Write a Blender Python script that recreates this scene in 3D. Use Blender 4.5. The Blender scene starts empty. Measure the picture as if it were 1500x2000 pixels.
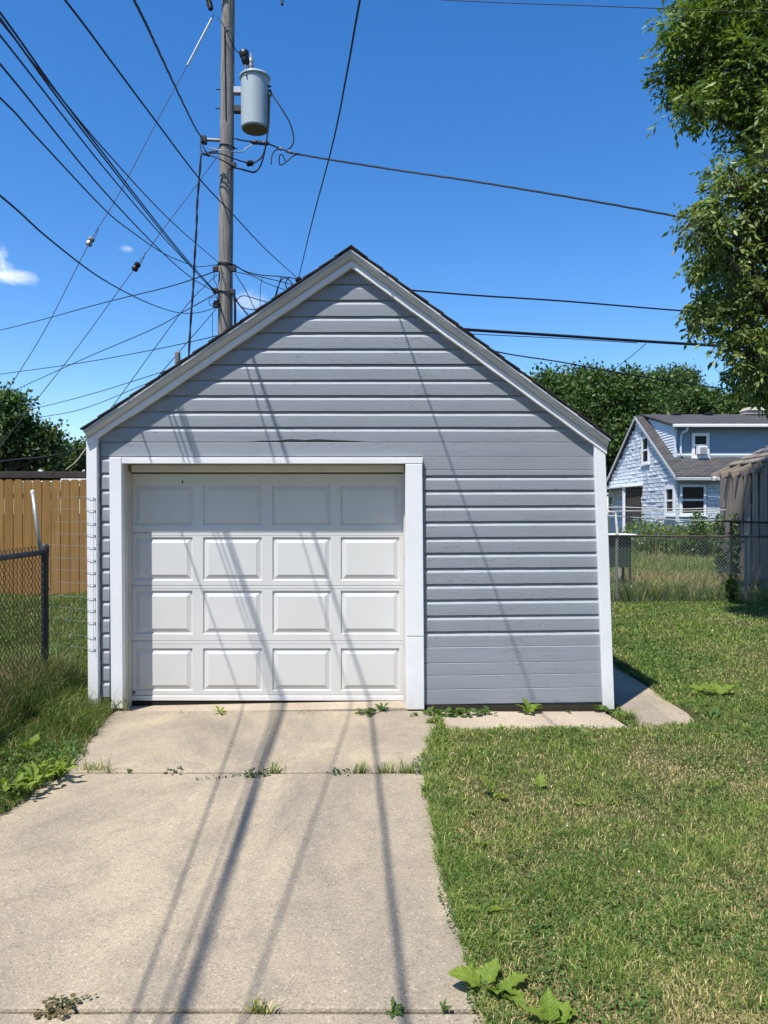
import bpy, bmesh, math, random
import numpy as np
from mathutils import Vector, Matrix
R = math.radians
rng = np.random.default_rng(7)
random.seed(7)
sc = bpy.context.scene
col = sc.collection

# ------------------------------------------------------------------ camera
EYE = 1.75
FPX = 1500.0                      # focal length in photograph pixels (1500 x 2000 frame)
cam_d = bpy.data.cameras.new('camera'); cam = bpy.data.objects.new('camera', cam_d); col.objects.link(cam)
cam.location = (0, 0, EYE); cam.rotation_euler = (R(90), 0, 0)
cam_d.sensor_fit = 'VERTICAL'; cam_d.sensor_height = 24.0; cam_d.lens = 24.0 * FPX / 2000.0
cam_d.clip_start = 0.05; cam_d.clip_end = 2000
sc.camera = cam

# ------------------------------------------------------------------ sky, sun, exposure
SUN = Vector((-0.77, -1.0, 2.44)).normalized()      # direction towards the sun, read from the shadows in the door recess
sun_el = math.asin(SUN.z)
world = bpy.data.worlds.new('World'); sc.world = world; world.use_nodes = True
nt = world.node_tree; nt.nodes.clear()
n_out = nt.nodes.new('ShaderNodeOutputWorld'); n_bg = nt.nodes.new('ShaderNodeBackground')
n_sky = nt.nodes.new('ShaderNodeTexSky'); n_sky.sky_type = 'NISHITA'; n_sky.sun_disc = False
n_sky.sun_elevation = sun_el; n_sky.sun_rotation = math.atan2(SUN.x, SUN.y)
n_sky.air_density = 1.0; n_sky.dust_density = 0.25; n_sky.ozone_density = 3.0; n_sky.altitude = 200
n_bg.inputs['Strength'].default_value = 0.15
n_tc = nt.nodes.new('ShaderNodeTexCoord')
def wn(t, **k):
    n = nt.nodes.new(t)
    for a, b in k.items(): setattr(n, a, b)
    return n
def wmath(op, a, b=None, clamp=False):
    n = wn('ShaderNodeMath', operation=op, use_clamp=clamp)
    for i, v in enumerate((a, b)):
        if v is None: continue
        if isinstance(v, (int, float)): n.inputs[i].default_value = v
        else: nt.links.new(v, n.inputs[i])
    return n.outputs[0]
n_noise = wn('ShaderNodeTexNoise'); n_noise.inputs['Scale'].default_value = 26; n_noise.inputs['Detail'].default_value = 9
n_noise.inputs['Roughness'].default_value = 0.62; n_noise.inputs['Distortion'].default_value = 0.5
nt.links.new(n_tc.outputs['Generated'], n_noise.inputs['Vector'])
def cloud_mask(px, py, sx, sz, amount):
    c = Vector(((px-750)/FPX, 1.0, (1000-py)/FPX)).normalized()
    s = wn('ShaderNodeVectorMath', operation='SUBTRACT'); nt.links.new(n_tc.outputs['Generated'], s.inputs[0]); s.inputs[1].default_value = c
    m = wn('ShaderNodeVectorMath', operation='MULTIPLY'); nt.links.new(s.outputs[0], m.inputs[0]); m.inputs[1].default_value = (1/sx, 1/sx, 1/sz)
    l = wn('ShaderNodeVectorMath', operation='LENGTH'); nt.links.new(m.outputs[0], l.inputs[0])
    base = wmath('SUBTRACT', 1.0, l.outputs['Value'])
    v = wmath('ADD', base, wmath('MULTIPLY', wmath('SUBTRACT', n_noise.outputs['Fac'], 0.5), 3.0))
    v = wmath('MULTIPLY', v, 1.1, True)
    lim = wmath('MULTIPLY', wmath('SUBTRACT', 1.6, l.outputs['Value'], True), 1.0, True)
    return wmath('MULTIPLY', wmath('MULTIPLY', v, lim), amount, True)
masks = [cloud_mask(0, 536, 0.044, 0.010, 0.8), cloud_mask(-25, 510, 0.030, 0.020, 0.9), cloud_mask(250, 486, 0.012, 0.006, 0.35),
         cloud_mask(485, 590, 0.03, 0.014, 0.3), cloud_mask(-420, 600, 0.1, 0.03, 0.9), cloud_mask(2300, 640, 0.12, 0.03, 0.8)]
tot = masks[0]
for m_ in masks[1:]: tot = wmath('MAXIMUM', tot, m_)
n_mix = wn('ShaderNodeMixRGB'); nt.links.new(tot, n_mix.inputs[0]); n_mix.inputs[2].default_value = (6.3, 6.6, 7.0, 1)
n_hs = wn('ShaderNodeHueSaturation'); n_hs.inputs['Saturation'].default_value = 1.33; n_hs.inputs['Hue'].default_value = 0.506; nt.links.new(n_sky.outputs[0], n_hs.inputs['Color'])
nt.links.new(n_hs.outputs[0], n_mix.inputs[1]); nt.links.new(n_mix.outputs[0], n_bg.inputs['Color']); nt.links.new(n_bg.outputs[0], n_out.inputs[0])

sun_d = bpy.data.lights.new('sun', 'SUN'); sun_d.energy = 5.0; sun_d.angle = R(0.53); sun_d.color = (1.0, 0.95, 0.87)
sun_o = bpy.data.objects.new('sun', sun_d); col.objects.link(sun_o)
sun_o.rotation_euler = SUN.to_track_quat('Z', 'Y').to_euler(); sun_o.location = (-10, -12, 30)
sc.view_settings.view_transform = 'Standard'; sc.view_settings.look = 'None'
sc.view_settings.exposure = 0.42; sc.view_settings.gamma = 1.0; sc.view_settings.use_curve_mapping = False
sc.cycles.use_denoising = True
sc.cycles.max_bounces = 6; sc.cycles.diffuse_bounces = 2; sc.cycles.transparent_max_bounces = 8

# ------------------------------------------------------------------ helpers
def P(x, y, Y):                       # photograph pixel at depth Y -> point
    return Vector(((x-750)*Y/FPX, Y, EYE-(y-1000)*Y/FPX))
def px(x, Y): return (x-750)*Y/FPX
def pz(y, Y): return EYE-(y-1000)*Y/FPX

def link(o, parent=None):
    col.objects.link(o)
    if parent is not None: o.parent = parent
    return o
def tag(o, label=None, cat=None, group=None, kind=None):
    if label: o['label'] = label
    if cat: o['category'] = cat
    if group: o['group'] = group
    if kind: o['kind'] = kind
    return o
def empty(name, loc=(0, 0, 0)):
    o = bpy.data.objects.new(name, None); o.location = loc; o.empty_display_size = 0.2
    return link(o)
def child_fix(o, parent):             # geometry given in world space under an Empty with a pure translation
    o.parent = parent; o.location = Vector(o.location) - Vector(parent.location)

class MB:
    """collects verts / faces in world space"""
    def __init__(s): s.v = []; s.f = []; s.uv = None
    def add(s, vs, fs):
        b = len(s.v); s.v += [tuple(p) for p in vs]; s.f += [tuple(i+b for i in f) for f in fs]; return s
    def box(s, x0, x1, y0, y1, z0, z1):
        return s.hexa([(x0,y0,z0),(x1,y0,z0),(x1,y1,z0),(x0,y1,z0),(x0,y0,z1),(x1,y0,z1),(x1,y1,z1),(x0,y1,z1)])
    def hexa(s, v):                   # 4 bottom, 4 top (counter-clockwise seen from above)
        return s.add(v, [(3,2,1,0),(4,5,6,7),(0,1,5,4),(1,2,6,5),(2,3,7,6),(3,0,4,7)])
    def prism(s, poly, d):            # poly: list of points, extruded by vector d
        n = len(poly); d = Vector(d); a = [Vector(p) for p in poly]; b = [p+d for p in a]
        return s.add(a+b, [tuple(range(n)), tuple(range(2*n-1, n-1, -1))]+[(i, i+n, (i+1) % n+n, (i+1) % n) for i in range(n)])
    def tube(s, pts, rad, n=6, caps=True):
        pts = [Vector(p) for p in pts]; m = len(pts)
        if not hasattr(rad, '__len__'): rad = [rad]*m
        b = len(s.v); up = None
        for i, p in enumerate(pts):
            t = (pts[min(i+1, m-1)]-pts[max(i-1, 0)])
            t = t.normalized() if t.length > 1e-9 else Vector((0, 0, 1))
            if up is None:
                up = t.orthogonal().normalized()
            u = (up - t*up.dot(t))
            u = u.normalized() if u.length > 1e-6 else t.orthogonal().normalized()
            up = u; w = t.cross(u)
            for k in range(n):
                a = 2*math.pi*k/n
                s.v.append(tuple(p+(u*math.cos(a)+w*math.sin(a))*rad[i]))
        for i in range(m-1):
            for k in range(n):
                s.f.append((b+i*n+k, b+i*n+(k+1) % n, b+(i+1)*n+(k+1) % n, b+(i+1)*n+k))
        if caps:
            s.f.append(tuple(b+k for k in range(n-1, -1, -1))); s.f.append(tuple(b+(m-1)*n+k for k in range(n)))
        return s
    def lathe(s, c, prof, n=24, axis=None):   # prof: list of (r, h) along axis
        c = Vector(c); ax = Vector(axis or (0, 0, 1)).normalized(); u = ax.orthogonal().normalized(); w = ax.cross(u)
        b = len(s.v)
        for r, h in prof:
            for k in range(n):
                a = 2*math.pi*k/n; s.v.append(tuple(c+ax*h+(u*math.cos(a)+w*math.sin(a))*r))
        for i in range(len(prof)-1):
            for k in range(n):
                s.f.append((b+i*n+k, b+i*n+(k+1) % n, b+(i+1)*n+(k+1) % n, b+(i+1)*n+k))
        s.f.append(tuple(b+k for k in range(n-1, -1, -1))); s.f.append(tuple(b+(len(prof)-1)*n+k for k in range(n)))
        return s
    def mesh(s, name, smooth=False):
        me = bpy.data.meshes.new(name); me.from_pydata(s.v, [], s.f); me.update()
        if smooth:
            me.polygons.foreach_set('use_smooth', [True]*len(me.polygons))
        return me
    def build(s, name, m, parent=None, smooth=False, bevel=0.0, origin=None):
        """one mesh object; its origin sits at the middle of its base"""
        v = np.array(s.v)
        o0 = Vector(origin) if origin is not None else Vector(((v[:,0].min()+v[:,0].max())/2, (v[:,1].min()+v[:,1].max())/2, v[:,2].min()))
        s2 = MB(); s2.v = [tuple(Vector(p)-o0) for p in s.v]; s2.f = s.f
        me = s2.mesh(name, smooth)
        bm = bmesh.new(); bm.from_mesh(me); bmesh.ops.recalc_face_normals(bm, faces=bm.faces)
        if bevel > 0:
            bmesh.ops.bevel(bm, geom=list(bm.edges), offset=bevel, segments=1, affect='EDGES')
        bm.to_mesh(me); bm.free()
        if m is not None: me.materials.append(M[m] if isinstance(m, str) else m)
        o = bpy.data.objects.new(name, me)
        pl = Vector((0, 0, 0))
        q = parent
        while q is not None: pl += Vector(q.location); q = q.parent
        o.location = o0 - pl
        return link(o, parent)

def fast_mesh(name, verts, tris, colors=None, mats=(), normals_smooth=False):
    me = bpy.data.meshes.new(name)
    verts = np.ascontiguousarray(verts, dtype=np.float32); tris = np.ascontiguousarray(tris, dtype=np.int32)
    me.vertices.add(len(verts)); me.vertices.foreach_set('co', verts.ravel())
    me.loops.add(tris.size); me.loops.foreach_set('vertex_index', tris.ravel())
    me.polygons.add(len(tris)); me.polygons.foreach_set('loop_start', np.arange(0, tris.size, 3, dtype=np.int32))
    me.polygons.foreach_set('loop_total', np.full(len(tris), 3, dtype=np.int32))
    if colors is not None:
        a = me.attributes.new('tint', 'FLOAT_COLOR', 'POINT')
        c = np.ones((len(verts), 4), dtype=np.float32); c[:, :3] = colors
        a.data.foreach_set('color', c.ravel())
    me.update(calc_edges=True)
    for m in mats: me.materials.append(M[m])
    return me

def smooth_pts(pts, n=8):             # Catmull-Rom through 3-D points
    pts = [Vector(p) for p in pts]
    if len(pts) < 3:
        return [pts[0].lerp(pts[1], i/n) for i in range(n+1)]
    q = [pts[0]*2-pts[1]]+pts+[pts[-1]*2-pts[-2]]
    out = []
    for i in range(1, len(q)-2):
        for k in range(n):
            t = k/n; a, b, c, d = q[i-1], q[i], q[i+1], q[i+2]
            out.append(0.5*((2*b)+(c-a)*t+(2*a-5*b+4*c-d)*t*t+(3*b-a-3*c+d)*t**3))
    out.append(pts[-1]); return out

def vnoise(x, y, s, seed=0):
    x = np.asarray(x)*s; y = np.asarray(y)*s
    xi = np.floor(x).astype(np.int64); yi = np.floor(y).astype(np.int64); fx = x-xi; fy = y-yi
    fx = fx*fx*(3-2*fx); fy = fy*fy*(3-2*fy)
    def h(a, b):
        n = (a*374761393+b*668265263+seed*1442695041) & 0x7fffffff
        n = ((n ^ (n >> 13))*1274126177) & 0x7fffffff
        return ((n ^ (n >> 16)) & 0xffff)/65535.0
    return (h(xi, yi)*(1-fx)+h(xi+1, yi)*fx)*(1-fy)+(h(xi, yi+1)*(1-fx)+h(xi+1, yi+1)*fx)*fy
def fbm(x, y, s, seed=0): return 0.55*vnoise(x, y, s, seed)+0.3*vnoise(x, y, s*2.1, seed+1)+0.15*vnoise(x, y, s*4.3, seed+2)

# ------------------------------------------------------------------ materials
M = {}
class Mat:
    def __init__(s, name, rough=0.8, spec=0.3):
        s.m = bpy.data.materials.new(name); s.m.use_nodes = True; s.t = s.m.node_tree
        s.b = s.t.nodes['Principled BSDF']; s.b.inputs['Roughness'].default_value = rough
        s.b.inputs['Specular IOR Level'].default_value = spec; M[name] = s.m
        s.co = s.t.nodes.new('ShaderNodeTexCoord')
    def n(s, t, **k):
        nd = s.t.nodes.new(t)
        for a, b in k.items(): setattr(nd, a, b)
        return nd
    def put(s, sock, v):
        if hasattr(v, 'is_output') or isinstance(v, bpy.types.NodeSocket): s.t.links.new(v, sock)
        else: sock.default_value = v
    def vec(s, scale=(1, 1, 1), space='Object', rot=(0, 0, 0)):
        if space == 'World':
            g = s.n('ShaderNodeNewGeometry'); src = g.outputs['Position']
        else: src = s.co.outputs[space]
        mp = s.n('ShaderNodeMapping'); mp.inputs['Scale'].default_value = scale; mp.inputs['Rotation'].default_value = rot
        s.t.links.new(src, mp.inputs['Vector']); return mp.outputs[0]
    def noise(s, vec, scale, detail=4, rough=0.55, dist=0):
        nd = s.n('ShaderNodeTexNoise'); s.t.links.new(vec, nd.inputs['Vector'])
        nd.inputs['Scale'].default_value = scale; nd.inputs['Detail'].default_value = detail
        nd.inputs['Roughness'].default_value = rough; nd.inputs['Distortion'].default_value = dist
        return nd.outputs['Fac']
    def voro(s, vec, scale, feature='F1', out='Distance', rnd=1.0):
        nd = s.n('ShaderNodeTexVoronoi', feature=feature); s.t.links.new(vec, nd.inputs['Vector']); nd.inputs['Scale'].default_value = scale
        nd.inputs['Randomness'].default_value = rnd
        return nd.outputs[out]
    def ramp(s, fac, stops):
        nd = s.n('ShaderNodeValToRGB'); s.put(nd.inputs[0], fac)
        el = nd.color_ramp.elements
        while len(el) < len(stops): el.new(0.5)
        for e, (p, c) in zip(el, stops):
            e.position = p; e.color = (c, c, c, 1) if isinstance(c, (int, float)) else (*c, 1)
        return nd.outputs[0]
    def mix(s, fac, a, b, mode='MIX'):
        nd = s.n('ShaderNodeMixRGB', blend_type=mode)
        s.put(nd.inputs[0], fac)
        for i, v in ((1, a), (2, b)):
            s.put(nd.inputs[i], (*v, 1) if isinstance(v, tuple) and len(v) == 3 else v)
        return nd.outputs[0]
    def math(s, op, a, b=0.0, clamp=False):
        nd = s.n('ShaderNodeMath', operation=op, use_clamp=clamp); s.put(nd.inputs[0], a); s.put(nd.inputs[1], b); return nd.outputs[0]
    def rand(s): return s.n('ShaderNodeObjectInfo').outputs['Random']
    def color(s, v): s.put(s.b.inputs['Base Color'], (*v, 1) if isinstance(v, tuple) and len(v) == 3 else v)
    def bump(s, h, strength=0.4, dist=0.01, prev=None):
        nd = s.n('ShaderNodeBump'); nd.inputs['Strength'].default_value = strength; nd.inputs['Distance'].default_value = dist
        s.put(nd.inputs['Height'], h)
        if prev is not None: s.t.links.new(prev, nd.inputs['Normal'])
        s.t.links.new(nd.outputs[0], s.b.inputs['Normal']); return nd.outputs[0]

def flat(name, c, rough=0.7, spec=0.3, metal=0.0, vary=0.15, scale=6.0):
    k = Mat(name, rough, spec); f = k.noise(k.vec(space='World'), scale, 5, 0.6)
    d = tuple(x*(1-vary) for x in c); e = tuple(min(1, x*(1+vary)) for x in c)
    k.color(k.mix(f, d, e)); k.b.inputs['Metallic'].default_value = metal
    return k

# painted siding: brush streaks, blisters and flakes along the grain, nail spots
k = Mat('siding_paint', 0.5, 0.35); v = k.vec(space='World')
st = k.noise(k.vec((1.2, 1, 26), 'World'), 3.0, 6, 0.6)
c = k.mix(st, (0.236, 0.266, 0.308), (0.296, 0.327, 0.372))
c = k.mix(k.ramp(k.rand(), [(0, 0.0), (1, 0.38)]), c, (0.262, 0.270, 0.298))
dirt = k.ramp(k.noise(v, 1.9, 5, 0.6), [(0.5, 0.0), (0.75, 0.28)])
c = k.mix(dirt, c, (0.20, 0.215, 0.245))
flk = k.ramp(k.noise(k.vec((5, 5, 30), 'World'), 2.6, 7, 0.7, 0.6), [(0.60, 0.0), (0.63, 1.0)])
scrape = k.ramp(k.noise(k.vec((3.3, 3, 42), 'World'), 2.0, 6, 0.65, 0.4), [(0.70, 0.0), (0.72, 0.55)])
c = k.mix(k.math('MULTIPLY', scrape, 0.8), c, (0.46, 0.48, 0.51)); c = k.mix(k.ramp(k.noise(k.vec((0.7, 1, 9), 'World'), 1.6, 4, 0.6), [(0.35, 0.0), (0.75, 0.5)]), c, (0.315, 0.325, 0.35))
area = k.ramp(k.noise(v, 1.3, 4, 0.6, 0.5), [(0.42, 0.0), (0.62, 1.0)])
spots = k.ramp(k.voro(k.vec((1.0, 1, 1), 'World'), 5.5), [(0.020, 1.0), (0.028, 0.0)])
c = k.mix(spots, c, (0.05, 0.05, 0.055)); k.color(c)
b1 = k.bump(k.noise(k.vec((4, 4, 60), 'World'), 4.0, 8, 0.7), 0.35, 0.004)
k.bump(k.math('MULTIPLY', k.mix(1.0, flk, scrape, 'ADD'), area), 0.75, 0.0045, b1)
# white trim paint
def white(name, base, dirtc, dscale=3.0):
    k = Mat(name, 0.45, 0.4); v = k.vec(space='World')
    f = k.ramp(k.noise(v, dscale, 6, 0.65), [(0.45, 0.0), (0.8, 0.5)])
    c = k.mix(f, base, dirtc)
    sp = k.ramp(k.voro(k.vec((1, 1, 1), 'World'), 7.0), [(0.022, 1.0), (0.032, 0.0)]); c = k.mix(sp, c, (0.16, 0.15, 0.14))
    # splash soiling close to the ground
    g = k.n('ShaderNodeNewGeometry'); sx = k.n('ShaderNodeSeparateXYZ'); k.t.links.new(g.outputs['Position'], sx.inputs[0])
    low = k.math('MULTIPLY', k.math('SUBTRACT', 0.32, sx.outputs['Z'], True), 1.8, True)
    c = k.mix(k.math('MULTIPLY', low, k.noise(v, 14, 5, 0.7)), c, (0.40, 0.36, 0.29)); k.color(c)
    k.bump(k.noise(k.vec((10, 10, 10), 'World'), 5.0, 8, 0.7), 0.25, 0.004); return k
white('trim_paint', (0.80, 0.81, 0.83), (0.66, 0.66, 0.66))
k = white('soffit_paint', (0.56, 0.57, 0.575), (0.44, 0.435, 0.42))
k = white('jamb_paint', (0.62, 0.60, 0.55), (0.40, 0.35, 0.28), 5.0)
# garage door: pressed steel with fine wood-grain emboss
k = Mat('door_paint', 0.42, 0.4); v = k.vec(space='World')
f = k.ramp(k.noise(v, 2.3, 6, 0.65), [(0.4, 0.0), (0.85, 0.45)])
c = k.mix(f, (0.66, 0.66, 0.65), (0.55, 0.545, 0.53))
g = k.n('ShaderNodeNewGeometry'); sx = k.n('ShaderNodeSeparateXYZ'); k.t.links.new(g.outputs['Position'], sx.inputs[0])
low = k.math('MULTIPLY', k.math('SUBTRACT', 0.55, sx.outputs['Z'], True), 1.1, True)
c = k.mix(k.math('MULTIPLY', low, k.noise(v, 9, 5, 0.7)), c, (0.47, 0.43, 0.36)); k.color(c)
k.bump(k.noise(k.vec((14, 14, 90), 'World'), 3.0, 6, 0.6), 0.16, 0.003)
# concrete
def concrete(name, a, b, stain):
    k = Mat(name, 0.9, 0.2); v = k.vec(space='World')
    c = k.mix(k.ramp(k.noise(v, 1.1, 6, 0.62), [(0.3, 0.0), (0.7, 1.0)]), a, b)
    c = k.mix(k.ramp(k.noise(k.vec((1, 0.45, 1), 'World'), 0.95, 6, 0.66, 0.6), [(0.40, 0.0), (0.64, 0.95)]), c, stain)
    c = k.mix(k.ramp(k.noise(v, 3.6, 6, 0.7, 0.4), [(0.50, 0.0), (0.72, 0.55)]), c, tuple(x*0.92 for x in stain))
    ag = k.voro(v, 170, out='Color'); sp = k.n('ShaderNodeSeparateColor'); k.t.links.new(ag, sp.inputs[0])
    c = k.mix(0.62, c, k.ramp(sp.outputs[0], [(0.0, 0.62), (0.25, 0.88), (0.8, 1.08), (0.93, 1.2), (1.0, 1.45)]), 'MULTIPLY')
    ag2 = k.voro(v, 120, out='Color'); sp2 = k.n('ShaderNodeSeparateColor'); k.t.links.new(ag2, sp2.inputs[0])
    c = k.mix(k.ramp(sp2.outputs[1], [(0.975, 0.0), (0.985, 0.35)]), c, (0.62, 0.56, 0.46))
    c = k.mix(k.ramp(sp2.outputs[0], [(0.975, 0.0), (0.985, 0.5)]), c, (0.11, 0.095, 0.08))
    c = k.mix(0.5, c, k.ramp(k.noise(v, 60, 4, 0.7), [(0.3, 0.78), (0.7, 1.22)]), 'MULTIPLY')
    k.color(c); b1 = k.bump(k.voro(v, 150), 0.5, 0.004); k.bump(k.noise(v, 35, 6, 0.7), 0.4, 0.006, b1)
concrete('concrete', (0.430, 0.352, 0.240), (0.388, 0.324, 0.232), (0.225, 0.198, 0.160))
concrete('concrete_pale', (0.48, 0.40, 0.30), (0.42, 0.35, 0.26), (0.36, 0.30, 0.23))
# soil under the grass
k = Mat('soil', 1.0, 0.1); v = k.vec(space='World')
c = k.mix(k.noise(v, 9, 6, 0.7), (0.030, 0.036, 0.014), (0.085, 0.075, 0.040)); c = k.mix(k.ramp(k.noise(v, 0.6, 4), [(0.45, 0), (0.65, 0.7)]), c, (0.050, 0.065, 0.020)); k.color(c)
k.bump(k.noise(v, 30, 6, 0.7), 0.8, 0.02)
# foliage driven by the per-leaf tint
def foliage(name, trans=0.35, rough=0.55, spec=0.25):
    k = Mat(name, rough, spec); a = k.n('ShaderNodeAttribute', attribute_name='tint')
    k.color(a.outputs['Color'])
    tr = k.n('ShaderNodeBsdfTranslucent'); mx = k.n('ShaderNodeMixShader'); mx.inputs[0].default_value = trans
    c2 = k.mix(1.0, a.outputs['Color'], (1.25, 1.35, 0.55), 'MULTIPLY'); k.t.links.new(c2, tr.inputs['Color'])
    k.t.links.new(k.b.outputs[0], mx.inputs[1]); k.t.links.new(tr.outputs[0], mx.inputs[2])
    k.t.links.new(mx.outputs[0], k.t.nodes['Material Output'].inputs[0])
foliage('grass_blade', 0.3, 0.6, 0.2); foliage('tree_leaf', 0.28, 0.45, 0.35)
def weed(name, c, trans=0.4):
    k = Mat(name, 0.55, 0.3); f = k.noise(k.vec((1, 1, 1)), 9, 5, 0.65)
    cc = k.mix(k.ramp(f, [(0.3, 0), (0.7, 1)]), tuple(x*0.72 for x in c), tuple(x*1.2 for x in c))
    sp = k.n('ShaderNodeSeparateXYZ'); k.t.links.new(k.co.outputs['Object'], sp.inputs[0]); ay = k.math('ABSOLUTE', sp.outputs['Y'])
    vn = k.math('SINE', k.math('MULTIPLY', k.math('SUBTRACT', sp.outputs['X'], k.math('MULTIPLY', ay, 0.9)), 62.0))
    rib = k.math('MAXIMUM', k.ramp(vn, [(0.86, 0.0), (0.98, 0.16)]), k.ramp(ay, [(0.008, 0.4), (0.018, 0.0)]))
    cc = k.mix(rib, cc, tuple(min(1, x*1.7+0.03) for x in c)); k.bump(k.math('MULTIPLY', vn, 0.5), 0.22, 0.012)
    cc = k.mix(k.ramp(k.noise(k.vec((1, 1, 1)), 22, 3, 0.5), [(0.70, 0.0), (0.74, 0.6)]), cc, (0.16, 0.13, 0.05)); cc = k.mix(k.math('MULTIPLY', k.rand(), 0.3), cc, (c[0]*1.3, c[1]*1.05, c[2]*0.8))
    k.color(cc); tr = k.n('ShaderNodeBsdfTranslucent'); mx = k.n('ShaderNodeMixShader'); mx.inputs[0].default_value = trans
    k.t.links.new(k.mix(1.0, cc, (1.3, 1.3, 0.6), 'MULTIPLY'), tr.inputs['Color'])
    k.t.links.new(k.b.outputs[0], mx.inputs[1]); k.t.links.new(tr.outputs[0], mx.inputs[2]); k.t.links.new(mx.outputs[0], k.t.nodes['Material Output'].inputs[0])
weed('bright_leaf', (0.190, 0.280, 0.040)); weed('mid_leaf', (0.080, 0.150, 0.030)); weed('dark_leaf', (0.045, 0.09, 0.025)); weed('dry_leaf', (0.16, 0.14, 0.06))
# bark / weathered wood
def wood(name, a, b, stretch=(18, 18, 1.2), bumpd=0.01, dark=None):
    k = Mat(name, 0.9, 0.15); v = k.vec(stretch, 'World')
    f = k.noise(v, 1.6, 7, 0.7, 0.4); c = k.mix(k.ramp(f, [(0.3, 0), (0.7, 1)]), a, b)
    c = k.mix(k.math('MULTIPLY', k.rand(), 0.35), c, tuple(x*0.72 for x in a))
    if dark: c = k.mix(k.ramp(k.noise(k.vec((stretch[0]*1.7, stretch[1]*1.7, stretch[2]*0.7), 'World'), 1.5, 5, 0.7), [(0.6, 0), (0.68, 0.8)]), c, dark)
    k.color(c); k.bump(f, 0.6, bumpd); return k
wood('pole_wood', (0.12, 0.105, 0.09), (0.38, 0.35, 0.315), (16, 16, 1.1), 0.03, (0.045, 0.038, 0.032))
wood('bark', (0.055, 0.045, 0.035), (0.12, 0.10, 0.08)); wood('shed_wood', (0.165, 0.138, 0.114), (0.33, 0.285, 0.24), (30, 30, 0.9), 0.01, (0.06, 0.05, 0.04))
wood('fence_wood', (0.215, 0.118, 0.038), (0.37, 0.215, 0.076), (20, 20, 0.8), 0.008, (0.15, 0.078, 0.026))
wood('beam_wood', (0.035, 0.03, 0.028), (0.07, 0.06, 0.055)); wood('rafter_wood', (0.30, 0.25, 0.205), (0.46, 0.40, 0.33), (3, 14, 14), 0.006)
# shingles
k = Mat('shingle', 0.95, 0.1); v = k.vec(space='World')
k.color(k.mix(k.noise(v, 40, 6, 0.7), (0.018, 0.017, 0.016), (0.062, 0.058, 0.054))); k.bump(k.noise(v, 160, 4, 0.7), 0.6, 0.004)
k = Mat('house_shingle', 0.95, 0.1)
br = k.n('ShaderNodeTexBrick'); k.t.links.new(k.vec(space='World', rot=(R(-31), 0, 0)), br.inputs['Vector'])
br.inputs['Color1'].default_value = (0.062, 0.061, 0.062, 1); br.inputs['Color2'].default_value = (0.105, 0.103, 0.104, 1); br.inputs['Mortar'].default_value = (0.028, 0.028, 0.03, 1)
br.inputs['Scale'].default_value = 1.0; br.inputs['Brick Width'].default_value = 0.33; br.inputs['Row Height'].default_value = 0.145; br.inputs['Mortar Size'].default_value = 0.016
k.color(k.mix(k.ramp(k.noise(k.vec(space='World'), 3, 5), [(0, 0), (1, 0.4)]), br.outputs[0], (0.09, 0.085, 0.082)))
# metals, cables, misc
flat('sunlit_lip', (0.36, 0.38, 0.41), 0.6, 0.3, 0.0, 0.25, 9)  # paler siding grey for the cove lips; sunlight painted into the colour
flat('cable_black', (0.012, 0.012, 0.016), 0.6, 0.3); flat('cable_grey', (0.05, 0.055, 0.065), 0.55, 0.3); flat('steel_wire', (0.32, 0.33, 0.34), 0.45, 0.5, 0.6)
flat('galvanised', (0.42, 0.44, 0.45), 0.45, 0.5, 0.5); flat('dark_steel', (0.040, 0.044, 0.050), 0.5, 0.4, 0.2, 0.3, 20); flat('rusty_link', (0.055, 0.044, 0.036), 0.7, 0.3, 0.2, 0.4, 30)
flat('old_galvanised', (0.26, 0.26, 0.235), 0.6, 0.4, 0.3); flat('rail_brown', (0.075, 0.062, 0.052), 0.7, 0.3, 0.1, 0.4, 9)
flat('transformer_grey', (0.40, 0.46, 0.47), 0.42, 0.45, 0.0, 0.08, 4); flat('transformer_base', (0.22, 0.21, 0.15), 0.7, 0.3); flat('porcelain', (0.26, 0.27, 0.28), 0.25, 0.6)
flat('brown_polymer', (0.020, 0.014, 0.012), 0.4, 0.4); flat('black_rubber', (0.012, 0.012, 0.012), 0.7, 0.2); flat('black_plastic', (0.012, 0.012, 0.013), 0.5, 0.3)
flat('sill_wood', (0.045, 0.038, 0.030), 0.9, 0.2, 0.0, 0.4, 12); flat('white_line', (0.72, 0.72, 0.72), 0.6, 0.3); flat('white_pvc', (0.78, 0.78, 0.78), 0.5, 0.4)
flat('white_window', (0.76, 0.77, 0.78), 0.5, 0.4); flat('house_wall', (0.47, 0.52, 0.58), 0.85, 0.2); flat('house_soffit', (0.42, 0.43, 0.44)); flat('cream_stone', (0.42, 0.375, 0.30), 0.9, 0.15)
flat('dormer_shade_blue', (0.29, 0.355, 0.42), 0.6, 0.3, 0.0, 0.06); flat('cheek_white', (0.62, 0.67, 0.72), 0.6, 0.3, 0.0, 0.05); flat('dark_interior', (0.010, 0.010, 0.011), 0.9, 0.05)  # dormer front colour has the eave shade painted in
flat('lattice_brown', (0.055, 0.045, 0.038), 0.9, 0.1); flat('curtain', (0.30, 0.30, 0.30)); flat('bin_green', (0.030, 0.055, 0.040), 0.5, 0.3); flat('sheet_white', (0.7, 0.72, 0.74), 0.6)
k = Mat('window_glass', 0.2, 0.12); k.color((0.012, 0.014, 0.016))
k = Mat('stone_paint', 0.8, 0.25); v = k.vec(space='World')
k.color(k.mix(k.rand(), k.mix(k.noise(v, 7, 5, 0.65), (0.54, 0.59, 0.645), (0.66, 0.70, 0.745)), (0.64, 0.685, 0.73))); k.bump(k.noise(v, 11, 6, 0.7), 0.7, 0.04)

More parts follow.
